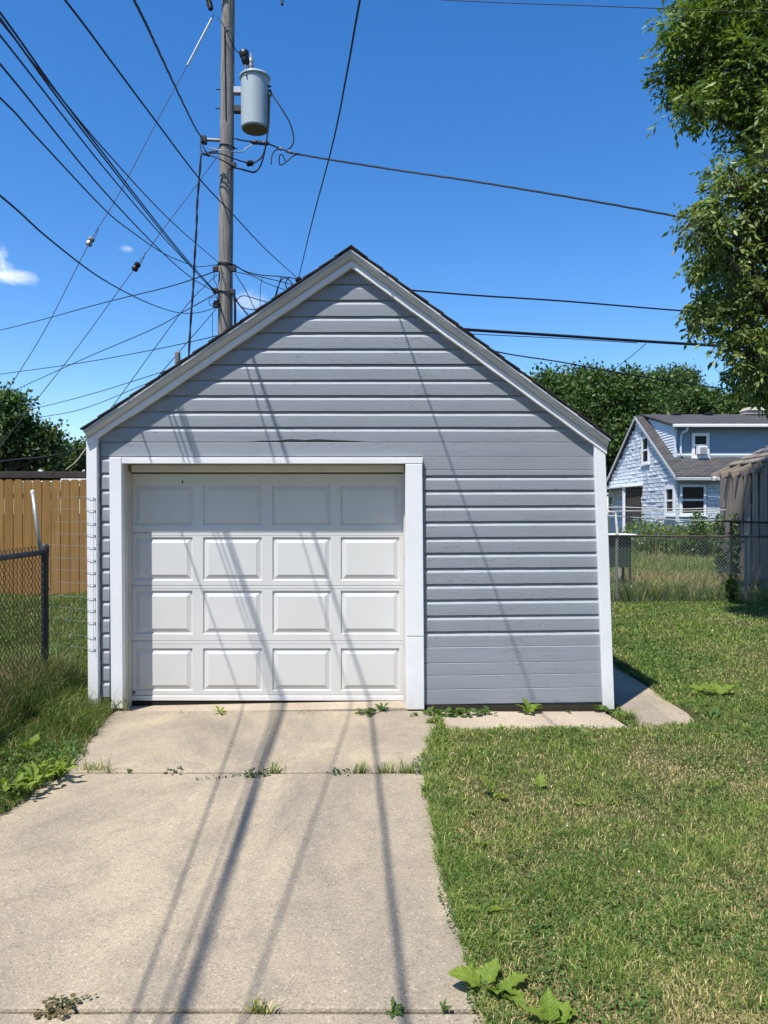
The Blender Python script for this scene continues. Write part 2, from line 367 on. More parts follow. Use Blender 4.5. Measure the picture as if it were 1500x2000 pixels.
# ------------------------------------------------------------------ layout constants
F = 6.80            # siding face of the garage front
TRIM = 6.755        # face of corner boards and casings
DOOR = 7.005        # face of the garage door
AX, AZ = px(686, 6.70), pz(484, 6.70)           # roof apex
LX, LZ = px(163, 6.70), pz(838, 6.70)           # left eave tip
RX, RZ = px(1192, 6.70), pz(855, 6.70)          # right eave tip
SL = (AZ-LZ)/(AX-LX); SR = (AZ-RZ)/(RX-AX)
BACK = 13.3
def roof_z(X): return AZ-SL*(AX-X) if X < AX else AZ-SR*(X-AX)
DRV_L, DRV_R = -2.26, 0.37
def sstep(a, b, x):
    t = np.clip((np.asarray(x, dtype=float)-a)/(b-a), 0, 1); return t*t*(3-2*t)
def ground_z(X, Y):
    X = np.asarray(X, dtype=float); Y = np.asarray(Y, dtype=float)
    lb = sstep(-2.3, -3.3, X)*(0.02+0.22*sstep(3.0, 6.5, Y)+0.24*sstep(6.5, 11.5, Y))*(1-0.6*sstep(14, 24, Y))
    rr = 0.02*sstep(0.4, 1.2, X)+0.05*sstep(9, 15, Y)*sstep(2, 4, X)
    z = lb+rr+0.012*(fbm(X, Y, 1.3, 5)-0.5)*sstep(0.0, 0.5, np.maximum(X-DRV_R, DRV_L-X))
    pad = ((X > DRV_L-0.08) & (X < DRV_R+0.06) & (Y < F+0.3)) | ((X > -2.62) & (X < 2.03) & (Y > 6.1) & (Y < BACK)) | ((X > 2.0) & (X < 2.66) & (Y > 6.15) & (Y < BACK))
    return np.where(pad, np.minimum(z, -0.035), z)

def turf_z(X, Y):
    z = ground_z(X, Y); return np.where(z < -0.02, 0.0, z)

# ------------------------------------------------------------------ ground, slabs
xs = np.concatenate([[-600, -300, -120, -60, -35, -22, -15], np.arange(-11, 11.01, 0.12), [15, 22, 35, 60, 120, 300, 600]])
ys = np.concatenate([[-300, -120, -50, -25, -12, -6, -3], np.arange(-1.0, 16.01, 0.12), [18, 20, 23, 26, 30, 36, 45, 60, 90, 150, 300, 700]])
gx, gy = np.meshgrid(xs, ys); gz = ground_z(gx, gy)
nv = np.stack([gx.ravel(), gy.ravel(), gz.ravel()], 1); nx = len(xs)
ii, jj = np.meshgrid(np.arange(nx-1), np.arange(len(ys)-1)); a = (jj*nx+ii).ravel()
tri = np.concatenate([np.stack([a, a+1, a+nx+1], 1), np.stack([a, a+nx+1, a+nx], 1)])
gme = fast_mesh('ground', nv, tri, mats=['soil'])
gme.polygons.foreach_set('use_smooth', [True]*len(gme.polygons))
ground = link(bpy.data.objects.new('ground', gme)); tag(ground, 'soil and turf ground of the yard around the garage', kind='structure')

def slab_mesh(poly, z_top, thick=0.11, bev=0.012, sub=0.09, wob=0.004, seed=3):
    """a worn concrete slab: outline resampled and slightly uneven, rounded arris"""
    out = []
    n = len(poly)
    for i in range(n):
        a, b = Vector(poly[i]), Vector(poly[(i+1) % n]); L = (b-a).length; m = max(2, int(L/sub))
        for kk in range(m):
            p = a.lerp(b, kk/m); nr = Vector((b.y-a.y, a.x-b.x)).normalized()
            out.append(p+nr*float((fbm(p.x*9, p.y*9, 1.0, seed)-0.6)*wob*3))
    c = sum(out, Vector((0, 0)))/len(out)
    mb = MB(); m = len(out)
    def ring(ins, z): return [((p.x-c.x)*(1-ins/max((p-c).length, .1))+c.x, (p.y-c.y)*(1-ins/max((p-c).length, .1))+c.y, z) for p in out]
    r0, r1, r2, r3 = ring(0, z_top-thick), ring(0, z_top-bev), ring(bev*0.35, z_top-bev*0.3), ring(bev*1.2, z_top)
    mb.v = r0+r1+r2+r3
    for L in range(3):
        for i in range(m): mb.f.append((L*m+i, L*m+(i+1) % m, (L+1)*m+(i+1) % m, (L+1)*m+i))
    mb.f.append(tuple(3*m+i for i in range(m)))
    return mb
drive = empty('driveway', (-0.95, 4.5, 0)); tag(drive, 'beige concrete driveway of three slabs leading to the garage door', kind='structure')
J1, J2 = 1500*EYE/508.0, 1500*EYE/972.0
slab_mesh([(-2.45, J1+0.008), (DRV_R-0.02, J1+0.008), (0.43, 6.30), (0.43, 6.765), (-2.36, 6.765)], 0.0).build('slab', 'concrete', drive)
slab_mesh([(DRV_L, J2+0.012), (0.37, J2+0.012), (0.37, J1-0.008), (-2.40, J1-0.008)], -0.004, seed=8).build('slab', 'concrete', drive)
slab_mesh([(DRV_L, -3.0), (0.39, -3.0), (0.37, J2-0.012), (DRV_L, J2-0.012)], 0.0, seed=12).build('slab', 'concrete', drive)
thr = MB().hexa([(-2.36, 6.775, -0.1), (0.22, 6.775, -0.1), (0.22, 7.5, -0.1), (-2.36, 7.5, -0.1), (-2.36, 6.775, -0.022), (0.22, 6.775, 0.028), (0.22, 7.5, 0.035), (-2.36, 7.5, -0.02)])
thr.build('threshold_slab', 'concrete_pale', drive, bevel=0.006)
walk = empty('side_path', (1.6, 6.5, 0)); tag(walk, 'pale concrete path slabs along the garage wall and its side', kind='structure')
slab_mesh([(0.50, 6.20), (2.00, 6.20), (1.93, 6.74), (0.49, 6.74)], 0.002, seed=21).build('slab', 'concrete_pale', walk)
slab_mesh([(2.10, 6.28), (2.60, 6.34), (2.645, 6.72), (2.11, 6.72)], 0.004, seed=22).build('slab', 'concrete', walk)
slab_mesh([(2.11, 6.735), (2.645, 6.735), (2.64, 9.6), (2.11, 9.6)], 0.0, seed=23).build('slab', 'concrete', walk)
slab_mesh([(2.11, 9.615), (2.64, 9.615), (2.64, 12.9), (2.11, 12.9)], 0.002, seed=24).build('slab', 'concrete', walk)

# ------------------------------------------------------------------ garage
gar = empty('garage', (-0.3, 6.8, 0)); tag(gar, 'small grey clapboard garage with white trim and steep gable roof at the driveway end', 'garage')
def wall_x(z, side):                  # left / right limits of the siding, the building leans a little
    if side < 0: return px(190+1.5*(2.38-z)/2.4, F)
    return px(1160+18*(2.38-z)/2.4, F)
OPL, OPR, OPT = px(237, TRIM), px(792, TRIM), pz(905, TRIM)
def wall_poly(Y):
    t = 0.05
    xl, xr = -2.585, 1.90
    return [(xl, Y, 0.0), (OPL-0.03, Y, 0.0), (OPL-0.03, Y, OPT+0.03), (OPR+0.03, Y, OPT+0.03), (OPR+0.03, Y, 0.0), (1.965, Y, 0.0), (1.90, Y, 2.36), (1.90, Y, roof_z(1.90)-t), (AX, Y, AZ-t), (xl, Y, roof_z(xl)-t)]
mb = MB(); mb.prism(wall_poly(F+0.032), (0, 0.09, 0)); mb.build('front_wall', 'siding_paint', gar)
mb = MB(); mb.box(-2.585, -2.50, F+0.13, BACK-0.1, 0, roof_z(-2.585)-0.06); mb.build('side_wall', 'siding_paint', gar)
mb = MB(); mb.hexa([(1.88, F+0.13, 0), (1.965, F+0.13, 0), (1.965, BACK-0.1, 0), (1.88, BACK-0.1, 0), (1.81, F+0.13, 2.30), (1.90, F+0.13, 2.30), (1.90, BACK-0.1, 2.30), (1.81, BACK-0.1, 2.30)]); mb.build('side_wall', 'siding_paint', gar)
mb = MB(); mb.prism([(-2.585, BACK-0.09, 0), (1.965, BACK-0.09, 0), (1.90, BACK-0.09, roof_z(1.90)-0.06), (AX, BACK-0.09, AZ-0.06), (-2.585, BACK-0.09, roof_z(-2.585)-0.06)], (0, 0.09, 0)); mb.build('back_wall', 'siding_paint', gar)

def siding_board(z0, z1, xl, xr, cove=True, zl0=0.0, zr0=0.0, wave=None, seed=0, lip=0.0):
    """one drop-siding board: flat face, coved top, square lower edge; xl/xr are functions of z"""
    if cove: prof = [(z1, 0.017), (z1-0.008, 0.017), (z1-0.024, 0.0085), (z1-0.038, 0.0008), (z1-0.042, 0.0)]
    else: prof = [(z1, 0.004), (z1-0.0035, 0.0)]
    prof += [((z0+z1)/2-0.01, -0.0005), (z0+0.003, 0.0), (z0, 0.002), (z0, 0.03)]
    L = xr((z0+z1)/2)-xl((z0+z1)/2); nc = max(2, int(L/0.12)+1)
    mb = MB(); nr = len(prof)
    rg = random.Random(seed)
    jit = [rg.uniform(-1, 1) for _ in range(nc)]
    for r, (z, d) in enumerate(prof):
        a, b = xl(z), xr(z)
        if b < a+0.004: a = b = (a+b)/2; b += 0.002; a -= 0.002
        for c in range(nc):
            t = c/(nc-1); X = a+(b-a)*t
            zz = z + zl0*(1-t)+zr0*t
            if r >= nr-3:
                zz += jit[c]*0.0007 + (wave(X) if wave else 0.0)
            mb.v.append((X, F+d+jit[c]*0.0005-lip, zz))
    for r in range(nr-1):
        for c in range(nc-1): mb.f.append((r*nc+c, (r+1)*nc+c, (r+1)*nc+c+1, r*nc+c+1))
    # close the back so that the board is solid
    b0 = len(mb.v)
    for c in range(nc):
        p = mb.v[c]; mb.v.append((p[0], F+0.03, p[2]))
    for c in range(nc-1):
        mb.f.append((c, c+1, b0+c+1, b0+c)); mb.f.append((b0+c, b0+c+1, (nr-1)*nc+c+1, (nr-1)*nc+c))
    mb.f.append(tuple([r*nc for r in range(nr)]+[b0])); mb.f.append(tuple([b0+nc-1]+[r*nc+nc-1 for r in range(nr-1, -1, -1)]))
    return mb
def lip(o):  # up-facing cove faces get the lighter, sunlit-looking colour
    o.data.materials.append(M['sunlit_lip'])
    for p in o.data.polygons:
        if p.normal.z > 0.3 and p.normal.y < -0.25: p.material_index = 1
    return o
TB = 0.075
def gl(z): return max(AX-(AZ-TB-z)/SL, wall_x(z, -1))
def gr(z): return min(AX+(AZ-TB-z)/SR, wall_x(z, 1))
lines = [505, 530, 554.7, 585.7, 617.4, 648.7, 680.4, 711.4, 741.5, 772.5, 803.4, 834.0, 863.5]
def warp(X):
    if px(500, F) < X < px(745, F):
        t = (X-px(500, F))/(px(745, F)-px(500, F)); return 0.032*math.sin(math.pi*min(1, t*1.15))**0.7*(0.75+0.25*math.sin(31*t))*(1 if t < 0.87 else 0)+0.004*math.sin(60*t)
    return 0.0
for i in range(len(lines)-1):
    z1, z0 = pz(lines[i], F), pz(lines[i+1], F)
    w = warp if i == len(lines)-2 else None
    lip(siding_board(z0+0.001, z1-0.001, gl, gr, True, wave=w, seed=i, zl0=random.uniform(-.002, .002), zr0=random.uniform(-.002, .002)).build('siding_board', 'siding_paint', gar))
# wide board above the door, then the boards right of it
xe = lambda z: wall_x(z, 1)
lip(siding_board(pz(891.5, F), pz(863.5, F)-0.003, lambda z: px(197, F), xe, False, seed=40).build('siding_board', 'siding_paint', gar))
xd = px(825, TRIM)-0.004
rl = [(891.5, 918, 0), (918, 929, 0), (929, 957, 0), (957, 987.6, 1), (987.6, 1018, 1), (1018, 1049, 1), (1049, 1079, 1), (1079, 1108.8, 1), (1108.8, 1140, 1), (1140, 1170, 1), (1170, 1201, 1), (1201, 1232, 1), (1232, 1262.5, 1), (1262.5, 1293, 0), (1293, 1317, 0), (1317, 1344, 0), (1344, 1373.5, 0)]
for i, (a, b, cv) in enumerate(rl):
    t = -0.012*(i/len(rl))                      # the courses sag to the left further down
    if i == 2: cv = 1
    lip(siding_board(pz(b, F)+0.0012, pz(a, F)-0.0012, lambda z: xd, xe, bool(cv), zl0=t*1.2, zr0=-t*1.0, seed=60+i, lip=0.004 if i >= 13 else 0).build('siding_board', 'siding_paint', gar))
ll = [892, 923.5, 955.6, 987, 1018, 1048, 1079.5, 1111, 1142, 1174, 1205, 1235.5, 1267, 1297, 1330, 1362]
for i in range(len(ll)-1):
    a_ = px(198.5, F)+random.uniform(-.004, .004)
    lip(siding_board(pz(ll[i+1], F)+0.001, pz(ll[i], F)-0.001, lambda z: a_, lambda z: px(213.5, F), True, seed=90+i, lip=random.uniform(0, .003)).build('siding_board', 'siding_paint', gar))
MB().box(px(826, F), 1.97, F-0.003, F+0.03, -0.02, pz(1375, F)-0.006).build('sill_beam', 'sill_wood', gar)
MB().box(-2.58, px(214, F), F+0.001, F+0.028, -0.02, pz(1363, F)).build('sill_beam', 'sill_wood', gar)
# corner boards
def quad_board(name, xa0, xa1, ya, xb0, xb1, yb, Y0, Y1, m='trim_paint', bev=0.004):
    za, zb = pz(ya, Y0), pz(yb, Y0)
    v = [(px(xb0, Y0), Y0, zb), (px(xb1, Y0), Y0, zb), (px(xb1, Y0), Y1, zb), (px(xb0, Y0), Y1, zb), (px(xa0, Y0), Y0, za), (px(xa1, Y0), Y0, za), (px(xa1, Y0), Y1, za), (px(xa0, Y0), Y1, za)]
    return MB().hexa(v).build(name, m, gar, bevel=bev)
quad_board('corner_board', 168, 189, 846, 172, 192, 1390, TRIM, F+0.035)
quad_board('corner_board', 1160, 1182, 858, 1179, 1200.5, 1386, TRIM, F+0.035)
# door casings
quad_board('door_casing', 213, 237, 893, 217, 240, 1384, TRIM-0.002, F+0.03)
quad_board('door_casing', 792, 825, 906.5, 793, 828, 1242.5, TRIM, F+0.03)
quad_board('door_casing', 793, 828, 1243.5, 794.5, 829, 1386, TRIM+0.002, F+0.03)
quad_board('head_casing', 237.4, 826, 893.5, 237.4, 826, 905.5, TRIM, F+0.03)
# jambs and stop inside the opening
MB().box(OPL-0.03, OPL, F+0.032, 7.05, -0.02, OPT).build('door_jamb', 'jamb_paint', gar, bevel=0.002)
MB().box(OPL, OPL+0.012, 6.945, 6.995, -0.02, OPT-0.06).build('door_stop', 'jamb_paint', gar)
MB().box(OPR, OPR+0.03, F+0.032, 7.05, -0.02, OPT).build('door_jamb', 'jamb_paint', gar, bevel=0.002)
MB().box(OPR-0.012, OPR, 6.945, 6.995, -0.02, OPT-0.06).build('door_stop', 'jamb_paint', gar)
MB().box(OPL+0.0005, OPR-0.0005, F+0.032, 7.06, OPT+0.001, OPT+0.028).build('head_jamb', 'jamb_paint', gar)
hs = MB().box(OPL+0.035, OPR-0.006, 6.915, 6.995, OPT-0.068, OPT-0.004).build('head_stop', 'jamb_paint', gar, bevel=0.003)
# the door
DL, DR = OPL-0.02, OPR+0.02
dz = [2.10, pz(1040, DOOR), pz(1144, DOOR), pz(1252, DOOR), pz(1358, DOOR)]
door = MB().box(DL, DR, DOOR+0.022, DOOR+0.045, dz[4], dz[0]).build('garage_door', 'door_paint', gar)
colsx = [(262, 376), (396.5, 511.5), (532, 646), (665.5, 780)]
rowsy = [(947, 1026), (1049, 1133.5), (1153.5, 1238.5), (1266, 1349)]
def panel_mb(x0, x1, z0, z1):
    # rings from the section face: step down, then a bevel rising to the raised field
    rings = [(0.0, 0.0), (0.006, 0.012), (0.013, 0.0135), (0.018, 0.0115), (0.046, 0.002), (0.051, -0.001)]
    mb = MB()
    for ins, d in rings:
        mb.v += [(x0+ins, DOOR+d, z0+ins), (x1-ins, DOOR+d, z0+ins), (x1-ins, DOOR+d, z1-ins), (x0+ins, DOOR+d, z1-ins)]
    for r in range(len(rings)-1):
        for i in range(4): mb.f.append((r*4+i, r*4+(i+1) % 4, r*4+4+(i+1) % 4, r*4+4+i))
    n = (len(rings)-1)*4; mb.f.append((n, n+1, n+2, n+3)); return mb
for s in range(4):
    zt, zb = dz[s]-0.0035, dz[s+1]+0.0035
    xsn = [DL]+[q for c in colsx for q in (px(c[0], DOOR), px(c[1], DOOR))]+[DR]
    p0, p1 = pz(rowsy[s][1], DOOR), pz(rowsy[s][0], DOOR)
    mb = MB(); zsn = [zb, p0, p1, zt]
    for zi in range(3):
        for xi in range(9):
            if zi == 1 and xi % 2 == 1: continue
            x0, x1, z0, z1 = xsn[xi], xsn[xi+1], zsn[zi], zsn[zi+1]
            mb.add([(x0, DOOR, z0), (x1, DOOR, z0), (x1, DOOR, z1), (x0, DOOR, z1)], [(0, 1, 2, 3)])
    # tongue and groove lips at top and bottom edges, ends
    mb.add([(DL, DOOR, zt), (DR, DOOR, zt), (DR, DOOR+0.006, zt+0.004), (DL, DOOR+0.006, zt+0.004), (DL, DOOR+0.021, zt+0.004), (DR, DOOR+0.021, zt+0.004)], [(0, 1, 2, 3), (3, 2, 5, 4)])
    mb.add([(DL, DOOR, zb), (DR, DOOR, zb), (DR, DOOR+0.021, zb), (DL, DOOR+0.021, zb)], [(0, 3, 2, 1)])
    for gz_ in ((zt-0.016,) if s else ()):        # pressed line below each joint
        mb.box(DL, DR, DOOR-0.0018, DOOR-0.0004, gz_-0.003, gz_)
    bmx = mb.build('door_section', 'door_paint', door)
    for c in colsx:
        panel_mb(px(c[0], DOOR), px(c[1], DOOR), p0, p1).build('raised_panel', 'door_paint', door)
MB().box(DL, DR, DOOR-0.004, DOOR+0.03, dz[4]-0.048, dz[4]-0.002).build('bottom_rail', 'trim_paint', door, bevel=0.004)
MB().hexa([(DL, DOOR+.003, -0.05), (DR, DOOR+.003, dz[4]-.075), (DR, DOOR+.028, dz[4]-.075), (DL, DOOR+.028, -0.05), (DL, DOOR+.003, dz[4]-.049), (DR, DOOR+.003, dz[4]-.049), (DR, DOOR+.028, dz[4]-.049), (DL, DOOR+.028, dz[4]-.049)]).build('seal_and_dark_gap', 'black_rubber', door)  # rubber seal; its deeper left end paints in the dark of the gap
MB().tube([P(357, 938, DOOR)+Vector((0, -.004, 0)), P(356.5, 944, DOOR)+Vector((0, -.006, 0))], 0.006, 6).build('latch_pin', 'rusty_link', door)
MB().lathe(P(262, 1352, DOOR)+Vector((0, 0.0, 0)), [(0.012, 0), (0.012, 0.01), (0.004, 0.012)], 10, (0, -1, 0)).build('lift_knob', 'dark_steel', door)
MB().box(-2.55, 1.85, 7.6, 7.62, 0.0, 2.3).build('inner_partition', 'dark_interior', gar)

# roof: decking, rake crown, rake boards, shingle courses
for sgn in (-1, 1):
    ex, ez = (LX, LZ) if sgn < 0 else (RX, RZ)
    ln = Vector((ex-AX, 0, ez-AZ)); Lr = ln.length; u = ln.normalized()
    nrm = Vector((u.z, 0, -u.x)) if sgn < 0 else Vector((-u.z, 0, u.x))
    if nrm.z < 0: nrm = -nrm
    A = Vector((AX, 6.694, AZ)); E = Vector((ex, 6.694, ez))
    dn = -nrm
    a0, e0 = A-Vector((0, 0, 0.010)), E-Vector((0, 0, 0.010))
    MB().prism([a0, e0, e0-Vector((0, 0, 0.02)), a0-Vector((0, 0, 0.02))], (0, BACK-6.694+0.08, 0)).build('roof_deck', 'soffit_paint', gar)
    # crown moulding, sloping back under the roof edge
    def at(X, Y, drop): return Vector((X, Y, roof_z(X)-drop))
    xe_ = ex+(0.012 if sgn < 0 else -0.012)
    prof = [(6.700, 0.032), (6.702, 0.046), (6.714, 0.064), (6.734, 0.080), (6.750, 0.086), (6.750, 0.092)]
    mb = MB()
    nseg = 22
    for i in range(nseg+1):
        X = AX+(xe_-AX)*i/nseg; w = 0.0015*math.sin(i*2.1+sgn)
        for (Y, dd) in prof: mb.v.append(at(X, Y+w, dd))
        mb.v.append(at(X, 6.79, 0.092)); mb.v.append(at(X, 6.79, 0.032))
    m = len(prof)+2
    for i in range(nseg):
        for j in range(m): mb.f.append((i*m+j, i*m+(j+1) % m, (i+1)*m+(j+1) % m, (i+1)*m+j))
    mb.f.append(tuple(range(m))); mb.f.append(tuple(nseg*m+j for j in range(m)))
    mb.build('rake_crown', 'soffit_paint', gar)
    xs_ = xe_+(0.02 if sgn < 0 else -0.004)
    mb = MB()
    for i in range(nseg+1):
        X = AX+(xs_-AX)*i/nseg
        dip = 0.0
        if sgn < 0 and i >= nseg-4: dip = -0.018*math.sin((i-nseg+4)/4*math.pi)
        lo = 0.150+dip+0.002*math.sin(i*1.7)
        mb.v += [at(X, 6.747, 0.094), at(X, 6.747, lo), at(X, F-0.001, lo), at(X, F-0.001, 0.094)]
    for i in range(nseg):
        for j in range(4): mb.f.append((i*4+j, i*4+(j+1) % 4, (i+1)*4+(j+1) % 4, (i+1)*4+j))
    mb.f.append((0, 1, 2, 3)); mb.f.append(tuple(nseg*4+j for j in range(4)))
    mb.build('rake_board', 'trim_paint', gar)
    # eave fascia
    ye = 6.80
    MB().prism([(ex, ye, ez-0.03), (ex, ye, ez-0.13), (ex-0.02*sgn, ye, ez-0.13), (ex-0.02*sgn, ye, ez-0.03)], (0, BACK-ye, 0)).build('fascia_board', 'trim_paint', gar)
    # shingle courses
    nC = 17; ex_ = Lr/nC
    for i in range(nC):
        s0, s1 = Lr-i*ex_+0.02*(i == 0), max(0.0, Lr-(i+1)*ex_-0.03)
        yf = 6.684+random.uniform(-0.004, 0.004)
        b0 = Vector((AX, yf, AZ))+u*s0; b1 = Vector((AX, yf, AZ))+u*s1
        th = 0.012+random.uniform(0, .006)
        MB().prism([b0+nrm*0.004, b0+nrm*(0.004+th), b1+nrm*0.008, b1-nrm*0.001], (0, BACK+0.1-yf, 0)).build('shingle_course', 'shingle', gar)
cap = MB()
for i in range(14):
    y0 = 6.68+i*0.49
    for sgn, ex, ez in ((-1, LX, LZ), (1, RX, RZ)):
        u = Vector((ex-AX, 0, ez-AZ)).normalized(); A = Vector((AX, y0, AZ+0.022+0.006*(i % 2)))
        cap.prism([A, A+u*0.15-Vector((0, 0, 0.002)), A+u*0.15-Vector((0, 0, .012)), A-Vector((0, 0, .012))], (0, 0.485, 0))
cap.build('ridge_cap', 'shingle', gar)

# ------------------------------------------------------------------ utility pole, transformer
PY = 14.4
pole = empty('utility_pole', (px(440, PY), PY, 0)); tag(pole, 'tall weathered grey wooden utility pole behind the garage', 'utility pole')
pts = [Vector((px(439, PY), PY, -0.3))]+[P(x, y, PY) for x, y in ((440, 640), (443, 300), (446, 0), (448, -170))]
pp = smooth_pts(pts, 8)
mbp = MB(); mbp.tube(pp, [0.147-0.028*(p.z/13.0)+0.002*math.sin(i*2.3) for i, p in enumerate(pp)], 20); mbp.build('pole_shaft', 'pole_wood', pole, smooth=True)
def pole_x(y): return px(446-5*(y/640.0), PY)
for y in (176, 213, 272, 291): MB().tube([Vector((pole_x(y)-0.22, PY-0.02, pz(y, PY))), Vector((pole_x(y)+0.2, PY-0.02, pz(y, PY)))], 0.011, 6).build('through_bolt', 'dark_steel', pole)
# secondary rack arm left of the pole
mb = MB().tube([Vector((px(404, PY), PY-.02, pz(274, PY))), Vector((pole_x(275), PY-.02, pz(276, PY)))], 0.03, 8); mb.build('bracket_arm', 'old_galvanised', pole)
MB().box(px(393, PY), px(404, PY), PY-0.09, PY+0.05, pz(281, PY), pz(268, PY)).build('arm_clevis', 'dark_steel', pole, bevel=0.008)
for y, r in ((517, 0.15), (519.5, 0.148), (573, 0.152), (288, 0.139)):
    ring = [Vector((pole_x(y)+r*math.cos(t), PY+r*math.sin(t), pz(y, PY)+0.015*math.sin(t*2))) for t in np.linspace(0, 2*math.pi, 17)]
    MB().tube(ring, 0.012, 5).build('collar_band', 'dark_steel', pole, smooth=True)
for (x, y) in ((424, 530), (459, 530), (424, 572), (457, 574), (459, 329), (426, 596), (424, 600)):
    MB().box(px(x, PY)-0.05, px(x, PY)+0.05, PY-0.17, PY-0.10, pz(y, PY)-0.05, pz(y, PY)+0.05).build('wire_clamp', 'dark_steel', pole, bevel=0.012)
# spring-like insulator and cutout high on the left
MB().lathe(P(418, 28, PY)+Vector((-.02, -.15, -.02)), [(0.03, 0), (0.055, 0.03), (0.03, 0.05), (0.06, 0.08), (0.03, 0.10), (0.06, 0.13), (0.03, 0.16), (0.055, 0.19), (0.025, 0.22), (0.025, 0.33)], 14, (-0.25, 0, 1)).build('pole_insulator', 'brown_polymer', pole, smooth=True)
MB().box(px(416, PY), px(446, PY), PY-0.16, PY-0.11, pz(6, PY), pz(-1, PY)).build('insulator_bracket', 'dark_steel', pole, bevel=0.006)
MB().box(px(398, PY), px(494, PY), PY-0.2, PY-0.08, pz(-60, PY), pz(-72, PY)).build('crossarm', 'pole_wood', pole, bevel=0.006)
MB().tube([P(453, -5, PY)+Vector((0, -.14, 0)), P(452, 60, PY)+Vector((0, -.142, 0)), P(441, 64, PY)+Vector((0, -.146, 0)), P(444, 240, PY)+Vector((0, -.14, 0))], 0.010, 5).build('ground_wire', 'cable_black', pole)

tx, tz0, tz1 = px(498, PY), pz(254, PY), pz(152, PY)
trf = empty('transformer', (tx, PY, tz0)); tag(trf, 'pale grey cylindrical transformer can bolted to the side of the utility pole', 'transformer')
H = tz1-tz0
MB().lathe((tx, PY, tz0), [(0.235, 0.0), (0.25, 0.012), (0.258, 0.03), (0.262, H*0.96), (0.258, H*0.97), (0.258, H)], 36).build('tank', 'transformer_grey', trf, smooth=False)
MB().lathe((tx, PY, tz0), [(0.10, -0.002), (0.232, -0.001), (0.232, 0.0005)], 30).build('tank_base', 'transformer_base', trf)
MB().lathe((tx, PY, tz1), [(0.285, -0.035), (0.29, 0.0), (0.26, 0.03), (0.16, 0.065), (0.05, 0.075)], 36).build('tank_lid', 'transformer_grey', trf, smooth=True)
bz = pz(146, PY)
MB().lathe((px(491, PY), PY-.05, bz), [(0.05, -0.05), (0.05, 0.03), (0.065, 0.05), (0.04, 0.07), (0.065, 0.09), (0.04, 0.11), (0.065, 0.13), (0.04, 0.15), (0.045, 0.17), (0.05, 0.27), (0.03, 0.28), (0.015, 0.30), (0.012, 0.38)], 16).build('bushing', 'porcelain', trf, smooth=True)
MB().lathe(P(482, 131, PY)+Vector((0, -.08, 0)), [(0.03, 0.0), (0.065, 0.02), (0.06, 0.06), (0.075, 0.08), (0.06, 0.1), (0.075, 0.13), (0.09, 0.17), (0.09, 0.24), (0.05, 0.27)], 16, (-0.18, 0, 1)).build('arrester', 'brown_polymer', trf, smooth=True)
MB().tube([P(481, 131, PY)+Vector((0, -.1, 0)), P(484, 150, PY)+Vector((0, -.2, 0)), P(486, 163, PY)+Vector((0, -.26, 0))], 0.016, 6).build('arrester_strap', 'dark_steel', trf)
for y in (178, 214):
    MB().box(px(457, PY), px(472, PY), PY-0.06, PY+0.06, pz(y, PY)-0.06, pz(y, PY)+0.06).build('mounting_bracket', 'galvanised' if y < 200 else 'dark_steel', trf, bevel=0.008)
for dy in (0.0, 0.07, 0.14): MB().tube([Vector((tx+0.25, PY-0.06+dy*.3, pz(172+dy*110, PY))), Vector((tx+0.31, PY-0.08+dy*.3, pz(173+dy*110, PY)))], 0.022, 8).build('secondary_terminal', 'dark_steel', trf)

# leftover stub pole behind the roof
stub = empty('stub_post', (px(347, 14.0), 14.0, 0)); tag(stub, 'short weathered post end peeking over the left roof slope', 'post')
MB().tube([(px(347, 14.0), 14.0, 0.0), (px(347, 14.0), 14.0, pz(689, 14.0)), (px(347, 14.0), 14.0, pz(686, 14.0))], [0.055, 0.05, 0.03], 12).build('post_shaft', 'pole_wood', stub)

# ------------------------------------------------------------------ overhead lines (pixel, depth) with real depth from poles, shadows and usual heights
def ext(pts, L):                       # carry the span on past the frame, back over the driveway
    a, b = pts[0], pts[1]; return [a+(a-b).normalized()*L]+pts
def wire(name, label, pts, rad, m='cable_black', cat='cable', group=None, n=8, sides=6, strands=1, gap=0.0, twist=0.55):
    q = smooth_pts(pts, n); mb = MB()
    if strands == 1: mb.tube(q, rad, sides)
    else:
        for s_ in range(strands):
            w = []
            for i, p in enumerate(q):
                a = 2*math.pi*s_/strands+i*twist+0.8
                w.append(p+Vector((math.cos(a)*gap, math.sin(a)*gap*0.5, math.sin(a)*gap)))
            mb.tube(w, rad, sides)
    o = mb.build(name, m, smooth=True); tag(o, label, cat, group); return o
def W3(*t): return [P(*q) for q in t]
AT = (421, 571)
def span(near, far, Yn, Yf, mids, back=9.0):
    """straight span between two depths; 1/depth runs evenly along the picture line; the mid points carry the sag"""
    nv_, fv = Vector(near), Vector(far); d2 = fv-nv_; out = []
    for m_ in [near]+list(mids)+[far]:
        t = (Vector(m_)-nv_).dot(d2)/d2.length_squared; out.append(P(m_[0], m_[1], 1/((1-t)/Yn+t/Yf)))
    a, b = P(*near, Yn), P(*far, Yf); u = (a-b).normalized()
    if mids: u = (u+(out[0]-out[1]).normalized()).normalized()
    return [a+u*back, a+u*back*0.5, a+u*back*0.2]+out
wire('overhead_cable', 'thickest black cable bundle sloping from the upper left sky to the pole clamp', span((0, 30), AT, 4.95, 14.25, [(140, 223), (318, 452), (380, 526)]), 0.0075, strands=2, gap=0.011, twist=0.0)
wire('overhead_cable', 'black cable crossing the thick bundle and ending at the upper pole collar', span((0, 40), (428, 514), 4.78, 14.27, [(75, 136), (200, 288), (332, 430)]), 0.0065)
wire('overhead_cable', 'thin black cable just below the thick bundle ending at the pole clamp', span((0, 69), AT, 4.85, 14.25, [(200, 324), (314, 458), (368, 516)]), 0.0065)
